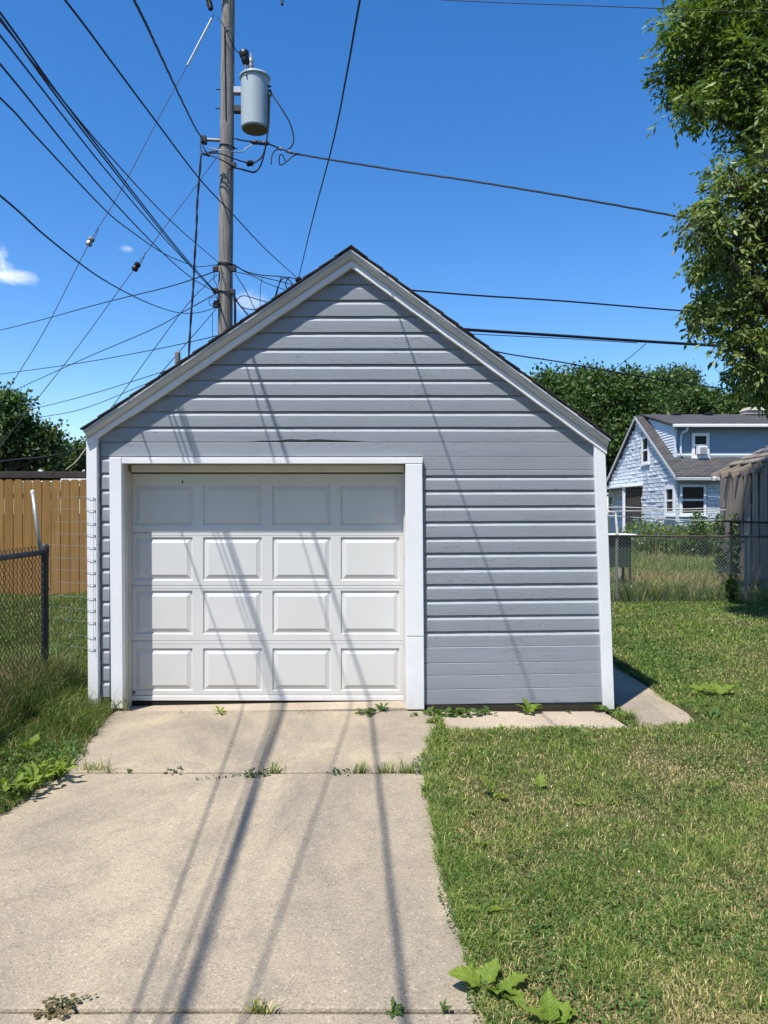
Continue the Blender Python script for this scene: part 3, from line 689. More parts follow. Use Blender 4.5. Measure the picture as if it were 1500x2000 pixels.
wire('overhead_cable', 'thin black cable between the bundle and the sagging wavy cable', span((0, 125), AT, 4.72, 14.25, [(200, 370), (320, 496), (376, 544)]), 0.0068)
wire('overhead_cable', 'sagging black cable with a kink that swings up to the pole collar', span((0, 191), (428, 516), 4.55, 14.27, [(77, 274), (200, 405), (246, 444), (318, 494), (368, 516), (390, 521)]), 0.0062)
wire('overhead_cable', 'deeply sagging black cable low over the left side of the roof', span((0, 382), (350, 611), 4.72, 12.2, [(100, 470), (200, 545), (290, 592)])+W3((390, 610, 13.3), (424, 600, 14.27)), 0.0068)
wire('overhead_cable', 'long black cable passing in front of the pole down to the roof ridge', span((127, 0), (583, 545), 4.25, 13.9, [(215, 117), (300, 231), (392, 352), (456, 420), (520, 488)]), 0.0066)
wire('overhead_cable', 'steep black cable dropping from above to the roof ridge', span((703, 0), (583, 545), 4.6, 13.9, [(678, 140), (650, 280), (610, 432)]), 0.007)
wire('service_cable', 'twisted black service cable hanging to the bracket arm left of the pole', span((262, 0), (396, 272), 6.9, 14.33, [(283, 42), (303, 85), (345, 175), (380, 247)], 10), 0.0075, strands=3, gap=0.008, n=14)
wire('service_cable', 'twisted black service cable running right from the pole into the tree', W3((560, 297, 14.4), (640, 311, 14.4), (780, 333, 14.3), (930, 355, 14.0), (1130, 388, 13.6), (1330, 424, 13.2), (1440, 446, 13.0), (1600, 480, 12.8)), 0.0105, strands=3, gap=0.012, n=16)
wire('drop_cable', 'wavy black cable falling from the bracket arm down behind the roof', W3((393, 300, 14.3), (389, 350, 14.3), (385, 400, 14.32), (384, 440, 14.3), (381, 490, 14.3), (379, 530, 14.32), (377, 570, 14.3), (373, 620, 14.3), (369, 690, 14.3), (366, 760, 14.3)), 0.016, strands=2, gap=0.009)
# guy wires with strain insulators
def guy(label, pts, ins, dark, rod=None):
    g = wire('guy_wire', label, pts, 0.0065, 'cable_grey', 'guy wire')
    (x, y, Y), (dx, dy) = ins; c = P(x, y, Y); d = (P(x+dx, y+dy, Y)-c).normalized()
    loc = g.location
    def kid(mb, nm, mm): o = mb.build(nm, mm, g, smooth=False); return o
    kid(MB().lathe(c-d*0.085, [(0.035, 0.0), (0.058, 0.02), (0.058, 0.055), (0.045, 0.085), (0.058, 0.115), (0.058, 0.15), (0.035, 0.17)], 14, d), 'strain_insulator', 'black_plastic' if dark else 'porcelain')
    kid(MB().tube([c-d*0.30, c-d*0.2+Vector((.03, 0, 0)), c-d*0.02+Vector((.06, -.02, 0)), c+d*0.05], 0.007, 5), 'insulator_loop', 'cable_grey')
    if rod: kid(MB().tube([P(*rod[0]), P(*rod[1])], 0.02, 7), 'guy_rod', 'galvanised')
    return g
guy('steep guy wire with a pale strain insulator running to the left tree', W3((418, 28, 14.3), (364, 132, 14.2), (330, 193, 14.1), (230, 383, 13.8), (176, 472, 13.6), (90, 640, 13.4), (20, 755, 13.2), (-60, 890, 13.0), (-190, 1120, 12.9)), ((176, 472, 13.6), (-54, 95)), False, ((414, 36, 14.28), (366, 128, 14.2)))
guy('lower guy wire with a black strain insulator and loop above the roof', W3((428, 300, 14.3), (391, 352, 14.2), (332, 430, 14.05), (275, 508, 13.85), (266, 520, 13.8), (150, 680, 13.5), (55, 802, 13.3), (-70, 965, 13.0), (-190, 1120, 12.9)), ((266, 521, 13.8), (-9, 14)), True)
for lab, q, r in (
    ('thin cable rising from the left edge to the collar on the pole', ((-300, 712, 30), (0, 645, 24), (200, 592, 19), (330, 560, 16), (424, 529, 14.3)), 0.011),
    ('thin cable from behind the left tree to the lower pole clamp', ((-120, 830, 27), (22, 765, 23), (170, 698, 19.5), (300, 642, 16.8), (360, 608, 15.5), (421, 574, 14.3)), 0.010),
    ('almost level thin cable vanishing behind the roof next to the pole', ((-200, 760, 30), (0, 731, 27), (150, 710, 24), (290, 685, 21), (410, 659, 19), (560, 620, 17)), 0.011),
    ('thin cable meeting the left roof edge above the other low line', ((-150, 846, 34), (58, 800, 30), (180, 769, 27), (315, 727, 24), (430, 690, 22)), 0.012),
    ('lowest thin cable meeting the left roof edge', ((-150, 852, 34), (52, 819, 30), (160, 799, 28), (280, 752, 25), (420, 700, 22)), 0.012),
    ('straight thin wire from the collar down to the lower left roof corner', ((424, 536, 14.3), (370, 590, 14.2), (300, 683, 14.1), (230, 780, 14.0), (180, 840, 14.0), (138, 880, 13.9), (100, 930, 13.9)), 0.007),
    ('thin wire with a wedge clamp slanting from the pole to the roof edge', ((426, 597, 14.25), (414, 613, 14.2), (370, 664, 14.1), (320, 722, 14.0), (290, 760, 14.0)), 0.0075),
    ('short wire hanging straight down beside the pole at the roof edge', ((415, 610, 14.2), (415, 640, 14.2), (414, 680, 14.2)), 0.006),
    ('thin wire high in the right sky reaching into the tree top', ((600, -22, 12.5), (870, 0, 11.6), (1200, 13, 10.6), (1500, 25, 9.8), (1800, 36, 9)), 0.006),
    ('double black cable leaving the right roof slope below the service cable', ((583, 552, 14.6), (700, 560, 15), (815, 568, 15.4), (930, 577, 15.8), (1100, 588, 16.4), (1320, 606, 17.2), (1600, 627, 18)), 0.017),
    ('thickest straight black cable crossing the right sky above the tree line', ((600, 622, 14.5), (915, 644, 15.3), (1100, 656, 15.8), (1265, 667, 16.2), (1500, 681, 17), (1700, 694, 17.6)), 0.030),
    ('thin wire tracking close below the thickest straight cable', ((880, 648, 15.4), (935, 653, 15.5), (1100, 661, 15.9), (1245, 670, 16.2)), 0.008),
    ('thin cable sloping over the distant trees on the right', ((900, 668, 14.8), (985, 690, 15.4), (1100, 708, 16.2), (1250, 735, 17.5), (1490, 770, 19.5), (1700, 800, 21)), 0.013),
    ('short slanting tie wire under the thickest straight cable', ((1262, 671, 16.3), (1230, 698, 18), (1195, 725, 20), (1150, 765, 22)), 0.009),
    ('low dark cable crossing in front of the left tree', ((-150, 935, 20), (0, 902, 19), (90, 892, 18.3), (168, 876, 17.8), (300, 850, 17)), 0.02),
    ('pale cable end rising beside the left corner board', ((128, 918, 17.2), (146, 904, 17.3), (158, 890, 17.5), (168, 876, 17.7), (190, 850, 18)), 0.014)):
    wire('overhead_wire', lab, W3(*q), r, 'cable_black' if 'pale' not in lab else 'rafter_wood', 'cable')
# jumpers and drops at the pole
for lab, q, r in (
    ('looping jumper from transformer terminals down to the service cable', ((527, 175, 14.4), (535, 190, 14.35), (550, 212, 14.3), (566, 240, 14.3), (573, 265, 14.3), (572, 282, 14.3), (562, 293, 14.35)), 0.013),
    ('straight heavy jumper running down the transformer side', ((527, 180, 14.3), (525, 240, 14.28), (519, 282, 14.26), (512, 305, 14.25), (498, 317, 14.22), (490, 319, 14.2)), 0.016),
    ('second heavy jumper curving from the transformer to the pole clamp', ((526, 182, 14.36), (522, 262, 14.33), (516, 300, 14.3), (508, 325, 14.27), (497, 336, 14.25), (484, 334, 14.22), (470, 330, 14.2), (460, 328, 14.2)), 0.016),
    ('chain of dead end fittings holding the right service cable', ((462, 272, 14.2), (478, 275, 14.25), (500, 277, 14.3), (520, 280, 14.35), (545, 289, 14.4), (565, 297, 14.4)), 0.014),
    ('loose cut cable tail under the dead end', ((552, 291, 14.4), (538, 293, 14.36), (531, 305, 14.33), (530, 321, 14.3)), 0.012),
    ('knotted cable loop below the service cable', ((586, 300, 14.4), (572, 305, 14.36), (562, 314, 14.33), (547, 322, 14.3), (546, 304, 14.3), (552, 303, 14.3), (557, 314, 14.3)), 0.011),
    ('jumper sweeping from the bracket arm across the pole face', ((391, 280, 14.2), (394, 296, 14.15), (408, 302, 14.1), (432, 312, 14.05), (458, 327, 14.15)), 0.012),
    ('upper jumper from the bracket arm to the black connector', ((396, 285, 14.2), (405, 298, 14.15), (430, 300, 14.05), (460, 311, 14.1), (486, 319, 14.2)), 0.013),
    ('pale wire wrapped across the pole below the bracket arm', ((405, 288, 14.2), (420, 291, 14.1), (440, 294, 14.08), (460, 297, 14.15), (474, 296, 14.2), (480, 290, 14.25), (495, 282, 14.3)), 0.009),
    ('thin lead bending down the pole face from the right clamp', ((458, 329, 14.2), (446, 333, 14.12), (444, 348, 14.1), (447, 358, 14.1)), 0.010),
    ('thin primary lead falling from the insulator to the arrester', ((424, 33, 14.15), (436, 48, 14.1), (452, 82, 14.15), (462, 100, 14.25), (478, 108, 14.3)), 0.009),
    ('upper drop wire from the collar to the junction at the roof', ((456, 516, 14.3), (480, 530, 14.35), (510, 537, 14.4), (548, 540, 14.4), (583, 545, 14.4)), 0.009),
    ('middle drop wire sagging from the collar behind the roof', ((456, 517, 14.32), (486, 534, 14.4), (524, 544, 14.45), (560, 553, 14.5), (580, 560, 14.5)), 0.008),
    ('lower drop wire sagging from the side clamp behind the roof', ((459, 531, 14.3), (490, 538, 14.35), (525, 555, 14.4), (556, 566, 14.45), (570, 575, 14.5)), 0.007),
    ('diagonal tie wire from the side clamp to the roof slope', ((459, 534, 14.3), (478, 564, 14.3), (498, 604, 14.3), (508, 622, 14.3)), 0.008),
    ('thin curled lead hanging between the drop wires', ((513, 540, 14.4), (509, 560, 14.4), (508, 590, 14.4), (509, 612, 14.4)), 0.006),
    ('coiled cable loops beside the roof junction', ((540, 576, 14.5), (546, 553, 14.5), (556, 543, 14.5), (568, 550, 14.5), (573, 563, 14.5), (562, 566, 14.5), (558, 552, 14.5), (566, 540, 14.5)), 0.011),
    ('short dark riser beside the coiled loops', ((534, 590, 14.5), (540, 570, 14.5), (546, 552, 14.5), (550, 541, 14.5)), 0.013),
    ('arched wire from the lower clamp over to the roof slope', ((460, 590, 14.3), (468, 580, 14.3), (480, 578, 14.3), (500, 584, 14.35), (528, 592, 14.4)), 0.009),
    ('bundle of dark leads leaving the lower clamp to the right', ((457, 576, 14.3), (465, 592, 14.3), (475, 604, 14.3), (490, 622, 14.3)), 0.014),
    ('second dark lead fanning from the lower clamp', ((458, 582, 14.3), (470, 598, 14.3), (486, 604, 14.35), (506, 606, 14.4)), 0.009),
    ('dark conduit leads running down the right side of the pole', ((457, 570, 14.22), (459, 600, 14.22), (459, 640, 14.22), (459, 680, 14.22)), 0.026),
    ('thin wire circle hanging left of the pole', ((421, 580, 14.2), (412, 582, 14.2), (408, 590, 14.2), (412, 597, 14.2), (420, 596, 14.2), (424, 586, 14.2), (421, 576, 14.2)), 0.006),
    ('slack wire bowing left of the pole from collar to clamp', ((429, 512, 14.2), (420, 524, 14.18), (418, 545, 14.18), (424, 560, 14.2), (425, 590, 14.22)), 0.007)):
    wire('jumper_wire', lab, W3(*q), r, 'cable_black' if 'pale' not in lab else 'steel_wire', 'wire')
def blob(name, label, x, y, Y, L, r, ax, m='black_plastic'):
    c = P(x, y, Y); a = Vector(ax).normalized()
    o = MB().lathe(c-a*L/2, [(r*.5, 0), (r, L*.15), (r*1.05, L*.3), (r*.85, L*.4), (r*1.05, L*.5), (r*.85, L*.6), (r*1.05, L*.72), (r, L*.85), (r*.5, L)], 12, a).build(name, m)
    tag(o, label, 'connector'); return o
blob('wire_connector', 'black taped connector right of the pole below the transformer', 488, 319, 14.2, 0.13, 0.055, (1, 0, .1))
blob('wire_connector', 'dark squeezed connector left of the pole on the upper jumper', 417, 297, 14.12, 0.16, 0.025, (1, 0, .05))
blob('wire_connector', 'dark squeezed connector under the bracket arm', 403, 302, 14.12, 0.15, 0.025, (1, 0, -.3))
blob('wire_connector', 'spiky dead end clamp on the right service cable', 508, 279, 14.3, 0.36, 0.04, (1, 0, -.1), 'dark_steel')
blob('wire_connector', 'small silver clamp on the service cable near the loop', 549, 291, 14.4, 0.07, 0.03, (1, 0, -.3), 'steel_wire')
blob('wire_connector', 'second small silver clamp where the jumper loop ends', 566, 297, 14.4, 0.07, 0.032, (1, 0, -.3), 'steel_wire')
blob('wire_connector', 'black cable junction knot just above the roof slope', 583, 546, 14.1, 0.12, 0.05, (1, 0, .2))
o = blob('hanging_fitting', 'small dark fitting dangling at the top of the sky', 551, 3, 14.4, 0.16, 0.028, (0, 0, 1), 'dark_steel')

# ------------------------------------------------------------------ fences
def chain_fabric(p0, p1, z0f, z1f, cell=0.058, r=0.0022):
    """zig-zag wires of chain link between two ground points"""
    a, b = Vector(p0), Vector(p1); d = b-a; L = d.length; u = d.normalized(); nrm = Vector((-u.y, u.x, 0))
    n = int(L/cell); V = []; T = []
    h = cell
    for i in range(n+1):
        s = i*cell
        zb, zt = z0f(s), z1f(s); m = int((zt-zb)/h)
        pts = []
        for j in range(m+1):
            off = (cell if (j+i) % 2 else 0.0)
            p = a+u*min(L, s+off*1.02)+nrm*(0.004 if j % 2 else -0.004); pts.append(Vector((p.x, p.y, zb+j*h)))
        b0 = len(V)
        for j, p in enumerate(pts):
            V += [tuple(p+u*r*1.2), tuple(p-u*r*0.6+nrm*r), tuple(p-u*r*0.6-nrm*r)]
        for j in range(len(pts)-1):
            for k_ in range(3):
                q0, q1 = b0+j*3+k_, b0+j*3+(k_+1) % 3
                T += [(q0, q1, q1+3), (q0, q1+3, q0+3)]
    return V, T
def mesh_part(name, V, T, m, parent, kind='stuff'):
    V = np.array(V); o0 = V.mean(0); me = fast_mesh(name, V-o0, np.array(T), mats=[m]); o = bpy.data.objects.new(name, me)
    o.location = Vector(o0)-(Vector(parent.location) if parent else Vector()); link(o, parent); o['kind'] = kind; return o
# left fence along the driveway
FX = -3.09
lf = empty('chain_link_fence', (FX, 7.0, 0.25)); tag(lf, 'dark chain link fence with black end post beside the driveway grass', 'fence', 'chain link fences')
ztop = lambda s: 1.40
MB().lathe((FX, 7.0, 0.0), [(0.031, 0), (0.031, 1.40)], 16).build('end_post', 'dark_steel', lf, smooth=False)
MB().lathe((FX, 7.0, 1.40), [(0.036, -0.02), (0.037, 0.02), (0.033, 0.045), (0.016, 0.062)], 16).build('post_cap', 'dark_steel', lf)
MB().tube([(FX, 6.97, 1.385), (FX, 5.2, 1.372), (FX, 3.2, 1.37), (FX, -0.5, 1.36)], 0.024, 10).build('top_rail', 'dark_steel', lf, smooth=True)
for yy in (4.0, 1.0):
    MB().lathe((FX, yy, 0.0), [(0.026, 0), (0.026, 1.38)], 12).build('line_post', 'dark_steel', lf)
MB().box(FX-0.012, FX+0.012, 6.945, 6.962, 0.2, 1.36).build('tension_bar', 'dark_steel', lf)
for zz in (0.45, 0.75, 1.05, 1.36): MB().lathe((FX, 7.0, zz), [(0.036, -0.012), (0.036, 0.012)], 16).build('tension_band', 'dark_steel', lf)
V, T = chain_fabric((FX, 6.96, 0), (FX, -0.5, 0), lambda s: max(0.02, float(ground_z(FX, 6.96-s))-0.02), lambda s: 1.45, 0.034, 0.0030)
mesh_part('chain_link_fabric', V, T, 'rusty_link', lf)
MB().tube([P(63.5, 962, 7.12), P(70, 1010, 7.08), P(79, 1080, 7.03)], 0.0155, 10).build('leaning_arm', 'galvanised', lf, smooth=True)
MB().lathe(P(63.5, 962, 7.12), [(0.018, -0.01), (0.019, 0.012), (0.008, 0.024)], 10, (-.1, .1, 1)).build('arm_cap', 'white_pvc', lf)
# welded wire strung from the post to the garage corner
wm = empty('wire_mesh', (-2.85, 6.88, 0.3)); tag(wm, 'thin welded wire mesh stapled across to the left white corner board', 'wire mesh')
xc = px(183, TRIM-0.012)
hy = [971, 995, 1020, 1043, 1067, 1092, 1116, 1140, 1167, 1190, 1214, 1243, 1266]
for i, y in enumerate(hy):
    z = pz(y, TRIM); j = random.uniform(-.006, .006)
    pts_ = [(xc, TRIM-0.006, z-0.010), (xc-0.04, TRIM-0.009, z-0.006), (-2.66, 6.765, z+0.004), (-2.85, 6.87, z+0.004+j), (-2.98, 6.95, z-j), (-3.06, 7.0, z+0.002)]
    if i < 4: pts_ = pts_[:-1]+[(-3.0, 6.96, z+j*2)]
    MB().tube(smooth_pts(pts_, 4), 0.0018, 5).build('horizontal_wire', 'steel_wire', wm)
    MB().lathe((xc+0.005, TRIM-0.002, z-0.010), [(0.007, 0), (0.007, 0.004), (0.004, 0.008)], 8, (0, -1, 0)).build('staple', 'galvanised', wm)
for i in range(7):
    X = -2.68-0.055*i; z0, z1 = 0.3, pz(1067 if i > 1 else 971, TRIM)
    MB().tube([(X, 6.77+(-2.68-X)*0.6, z1), (X+.004, 6.775+(-2.68-X)*0.6, (z0+z1)/2), (X, 6.77+(-2.68-X)*0.6, z0)], 0.0013, 4).build('vertical_wire', 'steel_wire', wm)
MB().tube([(xc, TRIM-0.016, pz(971, TRIM)), (xc+.004, TRIM-0.02, pz(1067, TRIM)), (xc, TRIM-0.016, pz(1167, TRIM)), (xc+.003, TRIM-0.018, pz(1275, TRIM))], 0.0018, 5).build('edge_wire', 'steel_wire', wm)
# right chain link fence
RY = 14.4
rf = empty('chain_link_fence', (6.0, RY, 0.05)); tag(rf, 'pale chain link fence with brown top rail behind the lawn', 'fence', 'chain link fences')
for i, xp in enumerate((950, 1205, 1457, 1710)):
    X = px(xp, RY); MB().lathe((X, RY, 0.0), [(0.03, 0), (0.03, 1.28), (0.034, 1.30), (0.034, 1.33), (0.015, 1.345)], 14).build('line_post', 'old_galvanised', rf)
MB().tube([(px(900, RY), RY-0.035, pz(1046, RY)), (px(1205, RY), RY-.035, pz(1046.5, RY)), (px(1330, RY), RY-.035, pz(1047.5, RY)), (px(1457, RY), RY-.035, pz(1048, RY)), (px(1760, RY), RY-.035, pz(1049, RY))], 0.022, 10).build('top_rail', 'rail_brown', rf, smooth=True)
V, T = chain_fabric((px(900, RY), RY-0.06, 0), (px(1760, RY), RY-0.06, 0), lambda s: 0.06, lambda s: 1.30, 0.033, 0.0026)
mesh_part('chain_link_fabric', V, T, 'galvanised', rf)
# far chain link fence by the shed
FY = 15.7
ff = empty('chain_link_fence', (7.3, FY, 0)); tag(ff, 'short rusty chain link fence standing in front of the weathered shed', 'fence', 'chain link fences')
for xp in (1428, 1463, 1560): MB().lathe((px(xp, FY), FY, 0.0), [(0.026, 0), (0.026, 1.64 if xp == 1463 else 1.54)], 10).build('line_post', 'galvanised' if xp == 1463 else 'rail_brown', ff)
MB().tube([(px(1395, FY), FY-.03, pz(1017, FY)), (px(1463, FY), FY-.03, pz(1020, FY)), (px(1600, FY), FY-.03, pz(1023, FY))], 0.02, 8).build('top_rail', 'rail_brown', ff)
V, T = chain_fabric((px(1395, FY), FY-.05, 0), (px(1600, FY), FY-.05, 0), lambda s: 0.4, lambda s: 1.5, 0.036, 0.0022)
mesh_part('chain_link_fabric', V, T, 'galvanised', ff)
# cedar picket fence
WY = 11.6
wf = empty('picket_fence', (-4.6, WY, 0.45)); tag(wf, 'tall honey coloured cedar picket fence with clipped tops left of the garage', 'fence')
def picket(x0, x1, zt):
    w = x1-x0; c = 0.03; zb = 0.36
    return MB().prism([(x0, WY, zb), (x1, WY, zb), (x1, WY, zt-c), (x1-c, WY, zt), (x0+c, WY, zt), (x0, WY, zt-c)], (0, 0.018, 0))
xw = px(8, WY)-0.1425*18
while xw < -2.3:
    o = picket(xw+random.uniform(-.002, .002), xw+0.133, pz(937, WY)+random.uniform(-.008, .008)); o.build('picket', 'fence_wood', wf); xw += 0.1425
for z in (0.75, 1.3, 1.95): MB().box(px(8, WY)-2.56, -2.4, WY+0.02, WY+0.06, z, z+0.09).build('rail', 'fence_wood', wf)

# dark beam roof behind the cedar fence
cp = empty('carport', (-8.5, 15.2, 0.4)); tag(cp, 'low dark flat carport roof edge showing over the cedar fence', 'carport')
MB().box(-11.5, -5.0, 15.0, 15.12, pz(934, 15), pz(921, 15)).build('beam', 'beam_wood', cp, bevel=0.01)
MB().box(-11.6, -4.9, 15.14, 19.0, pz(923, 15), pz(920, 15)).build('roof_panel', 'beam_wood', cp)
for X in (-11.2, -8.2, -5.2): MB().box(X, X+0.12, 15.13, 15.25, 0.2, pz(923.5, 15)).build('post', 'beam_wood', cp)
MB().box(px(118, 14.2), px(172, 14.2), 14.2, 14.8, pz(941, 14.2), pz(935, 14.2)).build('pale_sheet', 'sheet_white', cp, bevel=0.01)

# ------------------------------------------------------------------ neighbour's house
hs_ = empty('house', (15, 33, 0)); tag(hs_, 'blue stone faced gabled house with shed dormer beyond the fence', 'house')
HX0, HX1, HY0, HY1 = 11.4, 23.0, 30.0, 39.0; HE = 3.27; HR = 6.0; HM = 34.5; HSL = (HR-HE)/(HM-HY0)
def hroof(Y): return HE+HSL*(min(Y, 2*HM-Y)-HY0)
MB().prism([(HX0+.06, HY0+.06, 0), (HX0+.06, HY1-.06, 0), (HX0+.06, HY1-.06, HE-.05), (HX0+.06, HM, HR-.08), (HX0+.06, HY0+.06, HE-.05)], (HX1-HX0-.06, 0, 0)).build('house_wall', 'house_wall', hs_)
# stones of the gable and of the front
course = 0.165; rs = random.Random(5)
wins_g = [(33.02, 33.98, 3.8, 5.08), (30.1, 31.2, 1.0, 2.85), (38.0, 39.2, 1.0, 2.4)]
z = 1.0; row = 0
while z < HR-0.2:
    Y = HY0+(0.3 if row % 2 else 0.0)-0.35
    while Y < HY1:
        L = rs.uniform(0.5, 0.95); y0, y1 = max(Y, HY0), min(Y+L-0.012, HY1); Y += L
        if z > HE-0.1:
            lim = HY0+(z+course-HE)/HSL+0.05; y0 = max(y0, lim); y1 = min(y1, 2*HM-lim)
        if y1-y0 < 0.1: continue
        cut = False
        for (wa, wb, wc, wd) in wins_g:
            if z+course > wc-0.05 and z < wd+0.05 and y1 > wa-0.05 and y0 < wb+0.05:
                if y0 < wa-0.15: y1 = min(y1, wa-0.06)
                elif y1 > wb+0.15: y0 = max(y0, wb+0.06)
                else: cut = True
        if cut or y1-y0 < 0.08: continue
        if Y > 37.5 and z < 1.6: continue
        d = rs.uniform(0.0, 0.045); g = rs.uniform(0, 0.012); X = HX0+0.055
        v = [(X-0.03-d, y0, z+g), (X, y0, z), (X, y1, z), (X-0.03-d-rs.uniform(-.02, .02), y1, z+g), (X-0.045-d, y0, z+course-0.022), (X, y0, z+course-0.014), (X, y1, z+course-0.014), (X-0.02-d, y1, z+course-0.022)]
        MB().hexa([v[0], v[3], v[2], v[1], v[4], v[7], v[6], v[5]]).build('stone', 'stone_paint', hs_)
    z += course; row += 1
z = 1.2; row = 0
while z < 2.9:
    X = HX0-0.2*(row % 2)
    while X < 14.4:
        L = rs.uniform(0.35, 0.7); x0, x1 = max(X, HX0), X+L-0.012; X += L
        if x1-x0 < 0.08: continue
        if z+course > 1.55 and z < 2.84 and x1 > 11.52 and x0 < 12.6:
            if x0 < 11.45: x1 = 11.5
            elif x1 > 12.72: x0 = 12.63
            else: continue
        d = rs.uniform(0.0, 0.04); Yf = HY0+0.055
        MB().hexa([(x0, Yf-.03-d, z), (x1, Yf-.03-d, z), (x1, Yf, z), (x0, Yf, z), (x0, Yf-.04-d, z+course-.02), (x1, Yf-.02-d, z+course-.02), (x1, Yf, z+course-.014), (x0, Yf, z+course-.014)]).build('stone', 'stone_paint', hs_)
    z += course; row += 1
# main roof
ro = MB()
for s in (0, 1):
    ye, yr = (HY0-0.3, HM) if s == 0 else (HY1+0.3, HM); ze = HE-HSL*0.3
    ro.prism([(HX0-0.12, ye, ze), (HX0-0.12, yr, HR), (HX0-0.12, yr, HR+0.07), (HX0-0.12, ye, ze+0.07)], (HX1-HX0+0.3, 0, 0))
roof = ro.build('house_roof', 'house_shingle', hs_)
for s in (0, 1):
    ye = HY0-0.32 if s == 0 else HY1+0.32
    ze = HE-HSL*0.32
    MB().prism([(HX0-0.15, ye, ze-0.09), (HX0-0.15, HM, HR-0.09), (HX0-0.15, HM, HR+0.045), (HX0-0.15, ye, ze+0.045)], (0.028, 0, 0)).build('rake_trim', 'house_soffit', hs_)
MB().box(HX0-0.1, HX1, HY0-0.42, HY0-0.31, HE-0.31, HE-0.18).build('gutter', 'house_soffit', hs_, bevel=0.02)
MB().box(HX0+0.1, HX1, HY0-0.02, HY0+0.055, 2.86, HE-0.07).build('frieze', 'dormer_shade_blue', hs_)
# shed dormer
DX0, DX1, DY = 11.75, 21.5, 31.07; DZ0, DZ1 = 3.90, 5.21
dm = MB().prism([(DX0+.04, DY+.03, DZ0-0.1), (DX0+.04, HM-.1, HR-0.1), (DX0+.04, DY+.03, DZ1)], (DX1-DX0-.08, 0, 0)).build('dormer', 'dormer_shade_blue', hs_)
nb = 11; bh = (DZ1-DZ0-0.02)/nb
for i in range(nb):                    # clapboards of the dormer front, eave shade painted on all above the lowest
    z0 = DZ0+0.02+i*bh
    MB().prism([(DX0, DY-0.028, z0), (DX0, DY+0.028, z0), (DX0, DY+0.028, z0+bh), (DX0, DY+0.004, z0+bh)], (DX1-DX0, 0, 0)).build('clapboard', 'cheek_white' if i < 2 else 'dormer_shade_blue', dm)
for i in range(nb):                    # clapboards of the sunlit cheek
    z0 = DZ0+0.02+i*bh
    yb = min(HM-0.4, HY0+(z0-HE)/HSL+0.0); yt = HY0+(z0+bh-HE)/HSL
    ytop = DY+0.03
    zz1 = z0+bh
    y_hi = yt
    if yt <= DY+.05: y_hi = DY+.1
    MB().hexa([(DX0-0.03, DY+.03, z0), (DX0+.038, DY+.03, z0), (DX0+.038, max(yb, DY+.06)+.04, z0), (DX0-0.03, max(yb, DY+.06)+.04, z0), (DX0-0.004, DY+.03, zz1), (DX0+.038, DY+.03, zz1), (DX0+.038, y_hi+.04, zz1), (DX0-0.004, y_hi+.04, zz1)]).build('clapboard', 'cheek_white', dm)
for i in range(5):                     # wedge above the front wall height, below the dormer roof
    z0 = DZ1+i*0.13; z1 = min(z0+0.13, HR-0.08)
    ya0 = DY+(z0-DZ1)/(HR-DZ1-.02)*(HM-DY); ya1 = DY+(z1-DZ1)/(HR-DZ1-.02)*(HM-DY); yb0 = HY0+(z0-HE)/HSL; yb1 = HY0+(z1-HE)/HSL
    if yb0-ya0 < 0.05: break
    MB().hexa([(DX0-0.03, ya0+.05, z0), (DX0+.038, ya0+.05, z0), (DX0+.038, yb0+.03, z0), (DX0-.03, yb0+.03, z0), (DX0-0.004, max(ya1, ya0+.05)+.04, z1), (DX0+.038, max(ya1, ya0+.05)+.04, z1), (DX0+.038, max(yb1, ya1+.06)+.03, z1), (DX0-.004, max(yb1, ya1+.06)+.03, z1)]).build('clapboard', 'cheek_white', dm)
MB().prism([(DX0-0.15, DY-0.32, DZ1-0.02), (DX0-0.15, HM+0.02, HR+0.075), (DX0-0.15, HM+0.02, HR+0.14), (DX0-0.15, DY-0.32, DZ1+0.06)], (DX1-DX0+.3, 0, 0)).build('dormer_roof', 'house_shingle', dm)
MB().box(DX0-0.2, DX1+.2, DY-0.44, DY-0.33, DZ1-0.07, DZ1+0.055).build('dormer_gutter', 'white_window', dm, bevel=0.02)
MB().box(DX0-0.04, DX0+0.08, DY-0.045, DY-0.029, DZ0, DZ1-.03).build('corner_trim', 'cheek_white', dm)
MB().tube(smooth_pts([(px(1336, DY), DY-0.38, DZ1-0.07), (px(1335, DY), DY-0.3, DZ1-0.2), (px(1329, DY), DY-0.1, DZ1-0.36), (px(1328, DY), DY-0.1, DZ0+0.3), (px(1330, DY), DY-0.12, DZ0+0.1)], 5), 0.045, 8).build('downspout', 'cheek_white', dm, smooth=True)
def window(x0, x1, z0, z1, plane, axis, parent, frame=0.09, mull=True, glass='window_glass'):
    """double-hung window with frame, sashes and glass on a wall facing -Y (axis y) or -X (axis x)"""
    def bx(a0, a1, d0, d1, c0, c1):
        return MB().box(a0, a1, plane-d1, plane-d0, c0, c1) if axis == 'y' else MB().box(plane-d1, plane-d0, a0, a1, c0, c1)
    wdw = bx(x0+frame, x1-frame, 0.0, 0.012, z0+frame, z1-frame).build('window', glass, parent)
    for a in ((x0, x0+frame, z0, z1), (x1-frame, x1, z0, z1), (x0+frame, x1-frame, z1-frame, z1), (x0+frame, x1-frame, z0, z0+frame)):
        bx(a[0], a[1], -0.02, 0.06, a[2], a[3]).build('frame', 'white_window', wdw)
    if mull: bx(x0+frame, x1-frame, -0.01, 0.04, (z0+z1)/2-0.035, (z0+z1)/2+0.035).build('sash_rail', 'white_window', wdw)
    bx(x0-0.05, x1+0.05, -0.02, 0.10, z0-0.06, z0-0.002).build('sill', 'white_window', wdw)
    return wdw
window(11.56, 12.58, 1.62, 2.82, HY0+0.03, 'y', hs_)
window(33.05, 33.95, 3.85, 5.05, HX0+0.03, 'x', hs_, 0.1)
